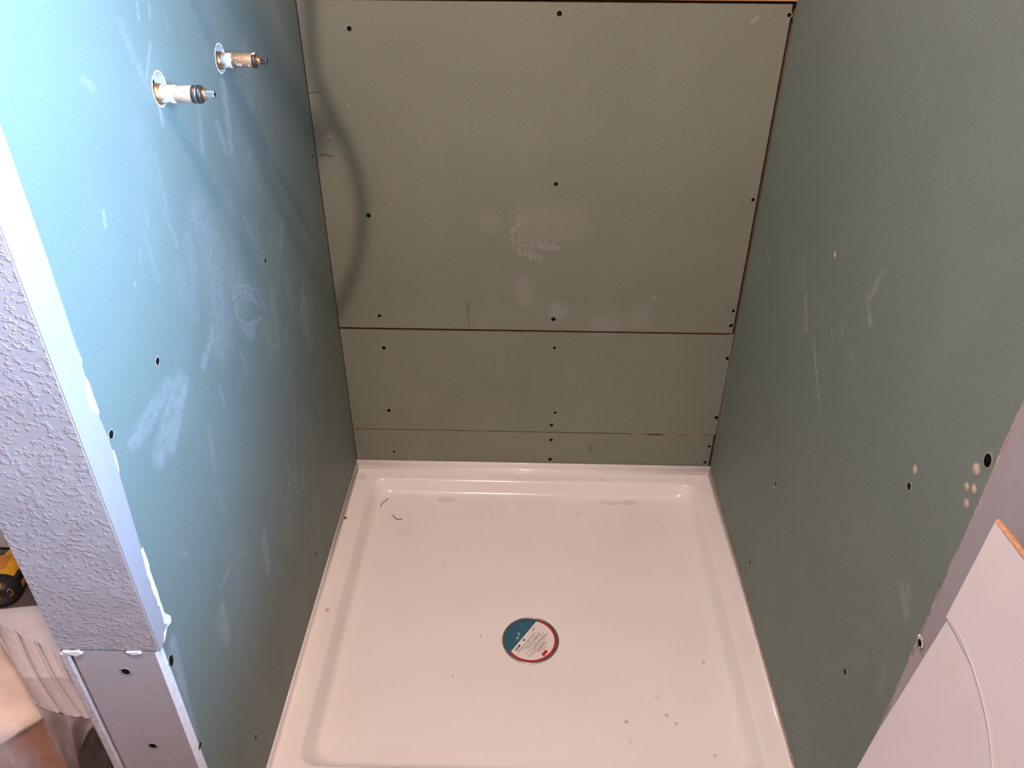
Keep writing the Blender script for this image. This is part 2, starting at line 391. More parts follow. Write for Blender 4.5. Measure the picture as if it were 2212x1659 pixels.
BACK_MARKS += scuffs(41, 12, 0.05, 0.88, 0.03, 1.05, 0.08)

def paint(P, Q, marks):
    """strength of soft capsule strokes at the points (P, Q)"""
    out = np.zeros_like(P)
    for a, b, c, d, r, s in marks:
        dx, dy = c - a, d - b
        ll = dx * dx + dy * dy + 1e-12
        tt = np.clip(((P - a) * dx + (Q - b) * dy) / ll, 0, 1)
        dist = np.hypot(P - a - tt * dx, Q - b - tt * dy)
        e = np.clip((1.5 * r - dist) / (1.2 * r), 0, 1)
        e = e * e * (3 - 2 * e)
        out = np.maximum(out, s * e)
    return out

def coords(a, b, step, fine=None):
    n = max(1, int(round((b - a) / step)))
    return np.linspace(a, b, n + 1)

def panel(name, mat, us, vs_, place, thick, parent, marks=(), stains=(), holes=(), edge=None, chamfer=0.0006, cut='gypsum'):
    """sheet of board: front grid in (u, v), skirt back by thick; place(u, v, depth) gives the 3-D point"""
    nu, nv = len(us), len(vs_)
    U, V = np.meshgrid(us, vs_, indexing='ij')
    if edge is not None:
        U, V = edge(U.copy(), V.copy())
    hit = np.zeros((nu, nv), bool)
    for hu, hv, hr in holes:
        D = np.hypot(U - hu, V - hv)
        hit |= D < hr * 0.93
        near = (D >= hr * 0.93) & (D < hr * 1.12)
        U = np.where(near, hu + (U - hu) / np.maximum(D, 1e-9) * hr, U)
        V = np.where(near, hv + (V - hv) / np.maximum(D, 1e-9) * hr, V)
    pts = [place(u, v, 0.0) for u, v in zip(U.ravel(), V.ravel())]
    faces = []; mi = []
    for i in range(nu - 1):
        for j in range(nv - 1):
            if hit[i, j] or hit[i + 1, j] or hit[i, j + 1] or hit[i + 1, j + 1]: continue
            faces.append((i * nv + j, (i + 1) * nv + j, (i + 1) * nv + j + 1, i * nv + j + 1)); mi.append(0)
    ring = [(i, 0) for i in range(nu)] + [(nu - 1, j) for j in range(1, nv)] + [(i, nv - 1) for i in range(nu - 2, -1, -1)] + [(0, j) for j in range(nv - 2, 0, -1)]
    uc, vc = (us[0] + us[-1]) / 2, (vs_[0] + vs_[-1]) / 2
    base = len(pts); k = len(ring)
    for i, j in ring:
        u = U[i, j] + (chamfer if i == nu - 1 else -chamfer if i == 0 else 0)
        v = V[i, j] + (chamfer if j == nv - 1 else -chamfer if j == 0 else 0)
        pts.append(place(u, v, chamfer))
    for i, j in ring:
        u = U[i, j] + (chamfer if i == nu - 1 else -chamfer if i == 0 else 0)
        v = V[i, j] + (chamfer if j == nv - 1 else -chamfer if j == 0 else 0)
        pts.append(place(u, v, thick))
    for a in range(k):
        b = (a + 1) % k
        ia, ib = ring[a][0] * nv + ring[a][1], ring[b][0] * nv + ring[b][1]
        faces.append((ia, base + a, base + b, ib)); mi.append(1)
        faces.append((base + a, base + k + a, base + k + b, base + b)); mi.append(1)
    if not holes:
        faces.append(tuple(base + k + a for a in range(k))); mi.append(1)
    me = bpy.data.meshes.new(name)
    me.from_pydata(pts, [], faces)
    me.polygons.foreach_set('material_index', mi)
    for nm, mk in (('dust', marks), ('stain', stains)):
        at = me.attributes.new(nm, 'FLOAT', 'POINT')
        val = np.zeros(len(pts), np.float32)
        if mk: val[:nu * nv] = paint(U.ravel(), V.ravel(), mk)
        at.data.foreach_set('value', val)
    me.update()
    bm = bmesh.new(); bm.from_mesh(me); bmesh.ops.recalc_face_normals(bm, faces=bm.faces); bm.to_mesh(me); bm.free()
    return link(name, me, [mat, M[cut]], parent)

# ------------------------------------------------------------------ fasteners (shared meshes, local +Z points out of the wall)
def make_fastener(kind, seed):
    rnd = random.Random(seed)
    bm = bmesh.new(); n = 14
    if kind == 'screw':
        r0, rb, hgt = 0.0040, 0.0056, 0.0006
        lathe(bm, [(0.0002, 0.0040), (0.0003, 0.0022), (0.0001, 0.0020), (0.0001, 0.0001)], Vector((0, 0, 1)), n=n, mi=0, cap=False)
    else:
        r0, rb, hgt = 0.0050, 0.0066, 0.0005
        lathe(bm, [(0.0001, 0.0050), (0.0006, 0.0034), (0.0012, 0.0001)], Vector((0, 0, 1)), n=n, mi=0, cap=False)
    rings = lathe(bm, [(0.0002, r0), (hgt, r0 + 0.0006), (0.00005, rb)], Vector((0, 0, 1)), n=n, mi=1, cap=False)
    for rg in rings:
        for v in rg:
            v.co.x *= rnd.uniform(0.86, 1.12); v.co.y *= rnd.uniform(0.86, 1.12)
    bmesh.ops.recalc_face_normals(bm, faces=bm.faces)
    me = bpy.data.meshes.new(kind + '_mesh'); bm.to_mesh(me); bm.free()
    for m in ((M['screw'], M['burr']) if kind == 'screw' else (M['anchor'], M['burr'])): me.materials.append(m)
    return me
SCREW = [make_fastener('screw', s) for s in range(4)]
ANCHOR = [make_fastener('anchor', s) for s in range(3)]

def fasten(mesh, pos, normal, parent, name='screw', size=1.0, stretch=1.0):
    o = bpy.data.objects.new(name, mesh); COL.objects.link(o)
    o.parent = parent
    q = Vector(normal).to_track_quat('Z', 'Y')
    o.rotation_mode = 'QUATERNION'; o.rotation_quaternion = q
    o.location = Vector(pos) + Vector(normal) * 0.0002
    size *= 1.15
    o.scale = (size, size * stretch, size)
    return o

# ================================================================== BACK WALL
wall_back = box('wall_back', -0.013, W + 0.013, 0.0145, 0.055, FLOOR, CEIL, M['stud'])
tag(wall_back, 'back wall of the shower alcove, green-grey boards on dark framing', None, kind='structure')
rj = random.Random(3)
def back_place(u, v, d): return (u, d, v)
def rag(amount_top=0.0, amount_bot=0.0, seed=0):
    def f(U, V):
        for col_, am in ((-1, amount_top), (0, amount_bot)):
            for i in range(U.shape[0]):
                V[i, col_] += am * (mnoise.noise(Vector((U[i, col_] * 28, seed, 0))) + 0.6 * mnoise.noise(Vector((U[i, col_] * 110, seed, 3))))
        return U, V
    return f
back_boards = []
bx = coords(0.0015, W - 0.0062, 0.0035)
bx_full = coords(0.0015, W - 0.0012, 0.0035)
Z1, Z2, ZT = 0.410, 0.1187, 1.1015
b_up = panel('drywall_panel', M['green_back'], bx, coords(Z1 + 0.0030, ZT, 0.0035), back_place, 0.0127, wall_back, BACK_MARKS, BACK_STAINS, edge=rag(0.0004, 0.0006, 1), cut='shaded_edge')
def skew_mid(U, V):
    V[:, -1] -= 0.0014 * (1 - U[:, -1] / W)                      # the joint opens a little to the left
    return rag(0.0005, 0.0007, 2)(U, V)
b_mid = panel('drywall_panel', M['green_back'], bx_full, coords(Z2 + 0.0014, Z1 - 0.0022, 0.0035), back_place, 0.0127, wall_back, BACK_MARKS, edge=skew_mid, cut='shaded_edge')
def low_edge(U, V):
    U, V = rag(0.0006, 0.0, 5)(U, V)
    for i in range(U.shape[0]):
        if 0.735 < U[i, -1] < 0.80: V[i, -1] -= 0.0035 * math.sin((U[i, -1] - 0.735) / 0.065 * math.pi)
    for j in range(U.shape[1]):
        U[-1, j] += 0.0014 * mnoise.noise(Vector((0, V[-1, j] * 90, 9)))
    return U, V
b_low = panel('drywall_panel', M['green_back'], coords(0.0015, W - 0.005, 0.0035), coords(0.013, Z2 - 0.0012, 0.0035), back_place, 0.0127, wall_back, BACK_MARKS, BACK_STAINS, edge=low_edge, cut='shaded_edge')
b_top = box('drywall_panel', 0.0, W, 0.0, 0.0127, 1.245, CEIL, M['green_back'], wall_back)
BACK_SCREWS = [(0.094, 1.054), (0.485, 1.083), (0.905, 1.084), (0.490, 0.761), (0.095, 0.687), (0.900, 0.733), (0.097, 0.445), (0.496, 0.443), (0.901, 0.472), (0.902, 0.434),
               (0.100, 0.359), (0.501, 0.367), (0.907, 0.346), (0.097, 0.178), (0.509, 0.180), (0.501, 0.142), (0.907, 0.174), (0.100, 0.048), (0.502, 0.095), (0.501, 0.032), (0.902, 0.084), (0.899, 0.032)]
for i, (x, z) in enumerate(BACK_SCREWS):
    pr = b_up if z > Z1 else b_mid if z > Z2 else b_low
    fasten(SCREW[i % 4], (x, 0, z), (0, -1, 0), pr, size=1.0 + 0.15 * math.sin(i * 2.1))
tr1 = box('trim_1', -0.0, W, -0.004, 0.0144, ZT + 0.006, 1.240, M['wood'])
tag(tr1, 'bare pine rail running above the back wall boards', None, kind='structure')

# ================================================================== LEFT WALL
wall_left = box('wall_left', -0.108, -0.104, -0.972, 0.0, FLOOR, CEIL, M['stud'])   # far side of the hollow stud wall
tag(wall_left, 'left wall of the alcove with blue-green board and textured grey end', None, kind='structure')
box('stud', -0.103, -0.0135, -0.970, -0.932, FLOOR, CEIL, M['stud'], wall_left)
def left_place(u, v, d): return (-d, u, v)
HOLES = [(-0.636, 1.0935, 0.0185), (-0.4265, 1.0855, 0.0185)]
def left_edge(U, V):
    for j in range(U.shape[1]):
        U[0, j] += 0.0016 * mnoise.noise(Vector((V[0, j] * 40, 1.3, 0)))
    return U, V
lz = np.concatenate([coords(0.012, 1.245, 0.003), np.linspace(1.3, CEIL, 8)])
g_left = panel('drywall_panel', M['green'], coords(-0.9775, -0.0005, 0.003), lz, left_place, 0.0127, wall_left, LEFT_MARKS, holes=HOLES, edge=left_edge)
LEFT_SCREWS = [(-0.028, 0.821), (-0.396, 0.764), (-0.808, 0.825), (-0.937, 0.815), (-0.415, 0.101), (-0.838, 0.114), (-0.976, 0.314), (-0.972, 0.489), (-0.023, 0.074)]
for i, (y, z) in enumerate(LEFT_SCREWS):
    fasten(SCREW[i % 4], (0, y, z), (1, 0, 0), g_left, size=1.0 if i != 7 else 1.2, stretch=1.0 if i != 7 else 1.5)
# gypsum lining and crumbled rim of the two pipe holes
for k, (hy, hz, hr) in enumerate(HOLES):
    bm = bmesh.new(); n = 40; rnd = random.Random(k)
    prof = [(-0.0127, hr * 0.99, 0), (0.0002, hr * 1.0, 0), (0.0006, hr * 1.02, 1), (0.0001, hr * 1.08, 1)]
    rings = []
    for d_, r_, jit in prof:
        rings.append([bm.verts.new((d_, hy + (r_ + jit * rnd.uniform(-0.0008, 0.0012)) * math.cos(2 * math.pi * q / n), hz + (r_ + jit * rnd.uniform(-0.0008, 0.0012)) * math.sin(2 * math.pi * q / n))) for q in range(n)])
    for r0, r1 in zip(rings, rings[1:]):
        for q in range(n): bm.faces.new((r0[q], r0[(q + 1) % n], r1[(q + 1) % n], r1[q]))
    tag(fin('hole_rim', bm, M['torn'], g_left), 'white gypsum rim of the pipe hole')
# painted strip turning the corner, with ragged inner edge
def outline_plate(name, pts2, place, d0, d1, mat, parent):
    bm = bmesh.new()
    a = [bm.verts.new(place(u, v, d0)) for u, v in pts2]; b = [bm.verts.new(place(u, v, d1)) for u, v in pts2]
    bm.faces.new(a); bm.faces.new(b[::-1])
    for i in range(len(pts2)):
        j = (i + 1) % len(pts2); bm.faces.new((a[i], a[j], b[j], b[i]))
    return fin(name, bm, mat, parent)
STRIP = [(-0.944, 1.30), (-0.9425, 1.137), (-0.9425, 1.017), (-0.945, 0.922), (-0.946, 0.911), (-0.947, 0.893), (-0.950, 0.887), (-0.955, 0.880), (-0.9575, 0.868), (-0.954, 0.856), (-0.948, 0.849), (-0.945, 0.815),
         (-0.949, 0.754), (-0.953, 0.700), (-0.956, 0.649), (-0.960, 0.628), (-0.961, 0.592), (-0.9615, 0.570), (-0.957, 0.548), (-0.956, 0.540), (-0.964, 0.534), (-0.974, 0.528), (-0.986, 0.526)]
strip = [(-0.944, CEIL)] + STRIP + [(-0.9865, 0.526), (-0.9865, CEIL)]
outline_plate('painted_strip', strip, left_place, 0.0003, -0.0016, M['paint'], wall_left)
def torn(pts2, name='torn_paper'):
    o = outline_plate(name, pts2, left_place, 0.0, -0.0021, M['torn'], wall_left)
    return tag(o, 'torn white paper at the board edge')
torn([(-0.947, 0.893), (-0.950, 0.888), (-0.9555, 0.881), (-0.9578, 0.868), (-0.954, 0.856), (-0.9475, 0.848), (-0.9455, 0.852), (-0.9462, 0.870), (-0.9455, 0.882)])
torn([(-0.946, 0.925), (-0.9475, 0.917), (-0.946, 0.908), (-0.9445, 0.913)])
torn([(-0.944, 0.800), (-0.9465, 0.785), (-0.9475, 0.772), (-0.946, 0.776), (-0.944, 0.79)])
low_chip = []
rr = random.Random(11)
zs = np.linspace(0.665, 0.545, 22)
for z in zs: low_chip.append((-0.9565 - 0.0045 * min(1, (0.67 - z) / 0.04) + rr.uniform(-0.0012, 0.0012), z))
low_chip += [(-0.956, 0.540), (-0.966, 0.532), (-0.974, 0.527), (-0.969, 0.538), (-0.960, 0.537), (-0.949, 0.533), (-0.946, 0.541)]
for z in zs[::-1][2:]: low_chip.append((-0.9515 - 0.003 * min(1, (0.67 - z) / 0.05) + rr.uniform(-0.0012, 0.0012), z))
torn(low_chip)
# end of the wall: textured painted board above, bare board below
def end_place(u, v, d): return (u, -0.987 + d, v)
te = panel('end_board', M['texture'], coords(-0.121, -0.0005, 0.006), np.concatenate([coords(0.527, 1.30, 0.006), [CEIL]]), end_place, 0.0135, wall_left,
           edge=lambda U, V: rag(0.0, 0.0014, 8)(U, V))
tag(te, 'textured grey painted board on the wall end')
be = panel('end_board', M['bare'], coords(-0.1085, -0.0065, 0.006), coords(FLOOR + 0.004, 0.5225, 0.006), lambda u, v, d: (u, -0.9860 + d, v), 0.0135, wall_left, edge=rag(0.0008, 0.0, 14))
tag(be, 'bare grey board on the lower wall end')
bm = bmesh.new()      # white chamfered corner of the lower board
sec = [(-0.0062, -0.9862), (0.0004, -0.9825), (0.0004, -0.9780), (-0.0062, -0.9780)]
e0, e1_ = [[bm.verts.new((x, y, z)) for x, y in sec] for z in (FLOOR + 0.004, 0.5225)]
for i in range(4): bm.faces.new((e0[i], e0[(i + 1) % 4], e1_[(i + 1) % 4], e1_[i]))
bm.faces.new(e0); bm.faces.new(e1_[::-1])
tag(fin('corner_strip', bm, M['torn'], wall_left), 'white chamfered corner of the lower board')
bm = bmesh.new()      # fuzzy cut edge of the other side's board
bbox(bm, -0.1245, -0.1130, -0.988, -0.972, FLOOR + 0.004, 0.519)
fin('cut_edge', bm, M['rawpaper'], wall_left, bevel=0.002)
box('side_board', -0.121, -0.108, -0.972, 0.0, FLOOR + 0.004, CEIL, M['room_paint'], wall_left)
for i, (x, z) in enumerate(((-0.0515, 0.485), (-0.057, 0.327))):
    fasten(SCREW[i], (x, -0.9860, z), (0, -1, 0), be, size=1.15)
for pts2 in ([(-0.118, 0.523), (-0.108, 0.5225), (-0.099, 0.524), (-0.094, 0.520), (-0.103, 0.515), (-0.114, 0.519)], [(-0.040, 0.5245), (-0.026, 0.5255), (-0.022, 0.5225), (-0.033, 0.520)]):
    outline_plate('torn_paper', pts2, lambda u, v, d: (u, -0.9885 + d, v), 0.0, 0.006, M['torn'], wall_left)

# ================================================================== RIGHT WALL
XE = -1.05   # free end of the right wall
wall_right = box('wall_right', W + 0.0132, W + 0.105, XE, 0.0, FLOOR, CEIL, M['stud'])
tag(wall_right, 'right wall of the alcove, dusty green board ending in grey paint', None, kind='structure')
def right_place(u, v, d): return (W + d, u, v)
def right_edge(U, V):
    for j in range(U.shape[1]):
        U[0, j] += 0.0022 * mnoise.noise(Vector((V[0, j] * 30, 5.3, 0))) + 0.0012 * mnoise.noise(Vector((V[0, j] * 130, 2.3, 0)))
    for i in range(U.shape[0]):
        V[i, 0] += 0.0012 * mnoise.noise(Vector((U[i, 0] * 60, 7.7, 0)))
    return U, V
g_right = panel('drywall_panel', M['green'], coords(-0.952, -0.0005, 0.003), np.concatenate([coords(0.006, 1.245, 0.003), np.linspace(1.3, CEIL, 8)]), right_place, 0.0127, wall_right, RIGHT_MARKS, edge=right_edge, chamfer=0.0016)
pr_up = box('painted_board', W + 0.0004, W + 0.0128, XE, -0.9545, 0.530, CEIL, M['paint'], wall_right)
pr_lo = box('painted_board', W + 0.0010, W + 0.0128, XE, -0.9545, FLOOR + 0.004, 0.5275, M['bare'], wall_right)
tag(pr_lo, 'bare grey board beside the green one')
for i, (y, z) in enumerate(((-0.829, 0.673), (-0.431, 0.332), (-0.402, 0.090), (-0.841, 0.323))):
    fasten(SCREW[i], (W, y, z), (-1, 0, 0), g_right, size=1.0)
for i, (y, z) in enumerate(((-0.438, 0.808), (-0.828, 0.699), (-0.929, 0.784), (-0.926, 0.757), (-0.938, 0.764), (-0.936, 0.742), (-0.428, 0.322))):
    fasten(ANCHOR[i % 3], (W, y, z), (-1, 0, 0), g_right, 'plaster_plug', size=(0.8, 0.9, 1.1, 0.75, 0.85, 0.8, 0.6)[i])
bm = bmesh.new()
rg = lathe(bm, [(0.0004, 0.0001), (0.0003, 0.0062), (0.0006, 0.0070), (0.0001, 0.0080)], Vector((-1, 0, 0)), Vector((W, -0.940, 0.8045)), n=18, cap=False)
for f in bm.faces: f.material_index = 0 if (f.calc_center_median() - Vector((W, -0.940, 0.8045))).length < 0.0064 else 1
for v in bm.verts: v.co.z = 0.8045 + (v.co.z - 0.8045) * 1.25
tag(fin('drilled_hole', bm, [M['void'], M['burr']], g_right), 'open black hole drilled in the board')
fasten(SCREW[1], (W + 0.0004, -0.9595, 0.5385), (-1, 0, 0), pr_up, size=1.35)
bm = bmesh.new()
rt = random.Random(5)
ring = [bm.verts.new((W + 0.0002 - 0.0006 * (q % 2), -0.9585 + (0.0075 + rt.uniform(-.002, .003)) * math.cos(q * .45), 0.5385 + (0.008 + rt.uniform(-.002, .003)) * math.sin(q * .45))) for q in range(14)]
ring2 = [bm.verts.new((W - 0.0008, -0.9590 + 0.0048 * math.cos(q * .45), 0.5385 + 0.0052 * math.sin(q * .45))) for q in range(14)]
for q in range(14): bm.faces.new((ring[q], ring[(q + 1) % 14], ring2[(q + 1) % 14], ring2[q]))
fin('torn_paper', bm, M['torn'], pr_up)

bm = bmesh.new(); prev = None      # ragged brown paper along the foot of the board
for k in range(121):
    y = -0.945 * k / 120; j1 = mnoise.noise(Vector((y * 45, 3, 1))); j2 = mnoise.noise(Vector((y * 160, 6, 1)))
    cur = [bm.verts.new(c_) for c_ in ((W - 0.0002, y, 0.012 + 0.001 * j1), (W - 0.0030 - 0.0010 * j1 - 0.0008 * j2, y, 0.0085 + 0.001 * j2), (W - 0.0016, y, 0.005))]
    if prev:
        for q in range(2): bm.faces.new((prev[q], prev[q + 1], cur[q + 1], cur[q]))
    prev = cur
tag(fin('ragged_paper_edge', bm, M['raggededge'], wall_right), 'ragged brown paper edge along the pan')
for pts2 in ([(0.775, 0.1195), (0.800, 0.1205), (0.822, 0.1190), (0.815, 0.1172), (0.790, 0.1178)], [(0.838, 0.1192), (0.862, 0.1198), (0.880, 0.1180), (0.856, 0.1172)], [(0.700, 0.1205), (0.724, 0.1200), (0.732, 0.1188), (0.712, 0.1190)]):
    outline_plate('torn_paper', pts2, lambda u, v, d: (u, -0.0008 + d, v), 0.0, 0.003, M['raggededge'], wall_back)

box('end_board', W + 0.0004, W + 0.105, XE - 0.0125, XE - 0.0002, FLOOR + 0.004, CEIL, M['paint'], wall_right)

# ================================================================== ROOM SHELL
XL, XR, YF, YN = -1.15, 1.45, -2.75, -0.20
fl = box('floor', XL, XR, YF, 0.055, FLOOR - 0.05, FLOOR, M['floor'])
tag(fl, 'dark wood-look floor', None, kind='structure')
ce = box('ceiling', XL, XR, YF, 0.055, CEIL, CEIL + 0.05, M['ceiling_paint']); tag(ce, 'pale bathroom ceiling', None, kind='structure')
nk = box('wall_nook', XL, -0.1215, YN, YN + 0.05, FLOOR, CEIL, M['room_paint']); tag(nk, 'grey wall at the back of the nook beside the alcove', None, kind='structure')
wl = box('wall_far_left', XL - 0.05, XL, YF, 0.055, FLOOR, CEIL, M['room_paint']); tag(wl, 'grey outer wall beyond the nook', None, kind='structure')
wf = box('wall_front', XL, XR, YF - 0.05, YF, FLOOR, CEIL, M['room_paint']); tag(wf, 'grey wall behind the viewer', None, kind='structure')
we = box('wall_return', W + 0.105, XR, XE, XE + 0.09, FLOOR, CEIL, M['room_paint']); tag(we, 'grey wall returning beside the alcove', None, kind='structure')
bm = bmesh.new()   # right-hand outer wall with a window opening
wy0, wy1, wz0, wz1 = -1.75, -1.06, 1.02, 1.82
bbox(bm, XR, XR + 0.06, YF, wy0, FLOOR, CEIL); bbox(bm, XR, XR + 0.06, wy1, XE + 0.09, FLOOR, CEIL)
bbox(bm, XR, XR + 0.06, wy0, wy1, FLOOR, wz0); bbox(bm, XR, XR + 0.06, wy0, wy1, wz1, CEIL)
wr = fin('wall_outer', bm, M['room_paint']); tag(wr, 'grey outer wall holding the window', None, kind='structure')
bm = bmesh.new()
for a in ((wy0, wy0 + .04, wz0, wz1), (wy1 - .04, wy1, wz0, wz1), (wy0 + .04, wy1 - .04, wz0, wz0 + .04), (wy0 + .04, wy1 - .04, wz1 - .04, wz1)):
    bbox(bm, XR + 0.01, XR + 0.05, a[0], a[1], a[2], a[3])
w1 = fin('window_1', bm, M['white_trim']); tag(w1, 'white framed bathroom window', None, kind='structure')
t = NT('window_glass', 0.05, 0.5); t.color((0.9, 0.95, 1)); t.b.inputs['Transmission Weight'].default_value = 1.0
box('pane', XR + 0.028, XR + 0.032, wy0 + .04, wy1 - .04, wz0 + .04, wz1 - .04, t.m, w1)
bb = box('baseboard_nook', XL, -0.1215, YN - 0.045, YN - 0.0, FLOOR + 0.012, FLOOR + 0.13, M['white_trim'], bevel=0.004)
tag(bb, 'white baseboard at the back of the nook', None, kind='structure')

# ================================================================== SHOWER PAN
pan = empty('shower_pan', (0, 0, FLOOR))
tag(pan, 'glossy pinkish white square shower pan filling the alcove floor', 'shower pan')
def rrect(x0, x1, y0, y1, r, z, seg=8, per=10):
    pts = []
    for cx, cy, a0 in ((x1 - r, y1 - r, 0), (x0 + r, y1 - r, 90), (x0 + r, y0 + r, 180), (x1 - r, y0 + r, 270)):
        for k in range(seg + 1):
            a = math.radians(a0 + 90 * k / seg); pts.append((cx + r * math.cos(a), cy + r * math.sin(a), z))
    out = []
    for i, p_ in enumerate(pts):                 # long straight runs get points of their own
        out.append(p_); q_ = pts[(i + 1) % len(pts)]
        if i % (seg + 1) == seg:
            for s in range(1, per): out.append(tuple(p_[c] + (q_[c] - p_[c]) * s / per for c in range(3)))
    return out
DX, DY, DR = 0.4545, -0.509, 0.0565
PF = -0.935
rings = [rrect(0.002, W - 0.002, PF, -0.001, 0.004, FLOOR + 0.001),
         rrect(0.002, W - 0.002, PF, -0.001, 0.004, 0.000 - 0.004),
         rrect(0.0025, W - 0.0025, PF + 0.001, -0.0015, 0.004, 0.000)]
# ledge, rounded lip, sloping side, cove, floor
def ring_in(l, b, f, r, z): return rrect(l, W - l, PF + f, -b, r, z)
rings += [ring_in(0.010, 0.012, 0.012, 0.006, 0.0004), ring_in(0.040, 0.044, 0.105, 0.030, -0.0004)]
for k in range(1, 6):            # convex lip
    a = k / 5 * math.radians(62)
    rings.append(ring_in(0.040 + 0.010 * math.sin(a), 0.044 + 0.010 * math.sin(a), 0.112 + 0.010 * math.sin(a), 0.032, -0.0004 - 0.010 * (1 - math.cos(a))))
l0, b0, f0, z0 = 0.040 + 0.010 * math.sin(math.radians(62)), 0.044 + 0.010 * math.sin(math.radians(62)), 0.112 + 0.010 * math.sin(math.radians(62)), -0.0004 - 0.010 * (1 - math.cos(math.radians(62)))
l1, z1_ = l0 + 0.0095, z0 - 0.017
rings.append(ring_in(l1, b0 + 0.0095, f0 + 0.0095, 0.034, z1_))
for k in range(1, 7):            # concave cove
    a = math.radians(62) * (1 - k / 6)
    R_ = 0.020
    rings.append(ring_in(l1 + R_ * (math.sin(math.radians(62)) - math.sin(a)), b0 + .0095 + R_ * (math.sin(math.radians(62)) - math.sin(a)), f0 + .0095 + R_ * (math.sin(math.radians(62)) - math.sin(a)), 0.038, z1_ - R_ * (math.cos(a) - math.cos(math.radians(62)))))
last = rings[-1]; zf = last[0][2]
N = len(last)
ang = [math.atan2(p_[1] - DY, p_[0] - DX) for p_ in last]
for s in (0.25, 0.5, 0.72, 0.87, 0.95):
    rings.append([(p_[0] + (DX + DR * 1.12 * math.cos(a) - p_[0]) * s, p_[1] + (DY + DR * 1.12 * math.sin(a) - p_[1]) * s, zf - 0.006 * s) for p_, a in zip(last, ang)])
for rr_, dz in ((1.12, -0.0062), (1.06, -0.0066), (1.03, -0.0082), (1.01, -0.014)):
    rings.append([(DX + DR * rr_ * math.cos(a), DY + DR * rr_ * math.sin(a), zf + dz) for a in ang])
bm = bmesh.new()
vr = [[bm.verts.new((x, y, z - FLOOR)) for x, y, z in r] for r in rings]
for a, b in zip(vr, vr[1:]):
    for k in range(N): bm.faces.new((a[k], a[(k + 1) % N], b[(k + 1) % N], b[k]))
basin = fin('basin', bm, M['pan'], pan, smooth=True)
# coordinates of the stains are given in world space: keep the mesh origin at the world origin
for v in basin.data.vertices: v.co.z += FLOOR
basin.location = (0, 0, -FLOOR)
# raised tiling flange along the three walls, coved into the ledge
def flange(name, pts_fn, length):
    bm = bmesh.new(); prof = [(0.0, 0.0), (0.0, 0.020), (0.0035, 0.020), (0.0045, 0.0185)]
    prof += [(0.0050, 0.0080)] + [(0.005 + 0.0075 * (1 - math.cos(math.radians(a))), 0.0080 - 0.0075 * math.sin(math.radians(a))) for a in (20, 45, 65, 80, 90)] + [(0.0125, -0.002), (0.0, -0.002)]
    e = [[bm.verts.new(pts_fn(s, d, z)) for d, z in prof] for s in (0, length)]
    k = len(prof)
    for i in range(k): bm.faces.new((e[0][i], e[0][(i + 1) % k], e[1][(i + 1) % k], e[1][i]))
    bm.faces.new(e[0]); bm.faces.new(e[1][::-1])
    o = fin(name, bm, M['pan'], pan)
    for p_ in o.data.polygons: p_.use_smooth = len(p_.vertices) == 4
    o.location = (0, 0, -FLOOR)
    return o
flange('tiling_flange', lambda s, d, z: (s, -0.0005 - d * 1.15, z + 0.0), W)
flange('tiling_flange', lambda s, d, z: (0.0003 + d * 0.55, -s, z * 0.9), 0.93)
flange('tiling_flange', lambda s, d, z: (W - 0.0003 - d * 0.45, -s, z * 0.4), 0.93)
# drain rim
bm = bmesh.new()
lathe(bm, [(0, DR * 0.985), (0.0012, DR * 1.0), (0.0014, DR * 1.02), (0.0002, DR * 1.055), (-0.003, DR * 1.05), (-0.004, DR * .985)], Vector((0, 0, 1)), Vector((DX, DY, zf - 0.0070 - FLOOR)), n=48, cap=False)
tag(fin('drain_rim', bm, M['drain_rim'], pan, smooth=True), 'grey metal rim of the drain')

# ------------------------------------------------------------------ round product label closing the drain
ZD = zf - 0.0078
lab = empty('drain_label', (DX, DY, ZD))
tag(lab, 'round blue, white and red product label covering the pan drain', 'label')
e1 = Vector((0.456 - 0.412, -0.463 + 0.529, 0)).normalized()   # along the printed lines
e2 = Vector((e1.y, -e1.x, 0))                                   # towards the foot of the label
RL = DR * 0.985
def seg_poly(R_, cut, n=48):
    """part of a disc on the e2 side of a chord"""
    a0 = math.acos(max(-1, min(1, cut / R_)))
    return [(R_ * math.sin(-a0 + 2 * a0 * k / n), R_ * math.cos(-a0 + 2 * a0 * k / n)) for k in range(n + 1)]
def plate(name, pts2, z0, z1, mat, label=None):
    bm = bmesh.new()
    A = [bm.verts.new(e1 * p + e2 * q + Vector((0, 0, z0))) for p, q in pts2]; B = [bm.verts.new(e1 * p + e2 * q + Vector((0, 0, z1))) for p, q in pts2]
    bm.faces.new(A); bm.faces.new(B[::-1])
    for i in range(len(A)): bm.faces.new((A[i], A[(i + 1) % len(A)], B[(i + 1) % len(A)], B[i]))
    o = fin(name, bm, mat, lab)
    if label: tag(o, label)
    return o
plate('disc', [(RL * math.cos(2 * math.pi * k / 56), RL * math.sin(2 * math.pi * k / 56)) for k in range(56)], -0.003, 0.0, M['label_blue'], 'blue printed face of the disc')
CUT = -0.017
plate('red_border', seg_poly(RL * 0.975, CUT), 0.0, 0.0003, M['label_red'], 'red border around the white part')
plate('white_field', [(p * 1.0, q) for p, q in seg_poly(RL * 0.895, CUT)], 0.0002, 0.0006, M['label_white'], 'white printed field')
bm = bmesh.new()
rl = random.Random(4)
def bar(p0, p1, q0, q1, mi=0):
    vs4 = [bm.verts.new(e1 * p + e2 * q + Vector((0, 0, 0.0008))) for p, q in ((p0, q0), (p1, q0), (p1, q1), (p0, q1))]
    f = bm.faces.new(vs4); f.material_index = mi
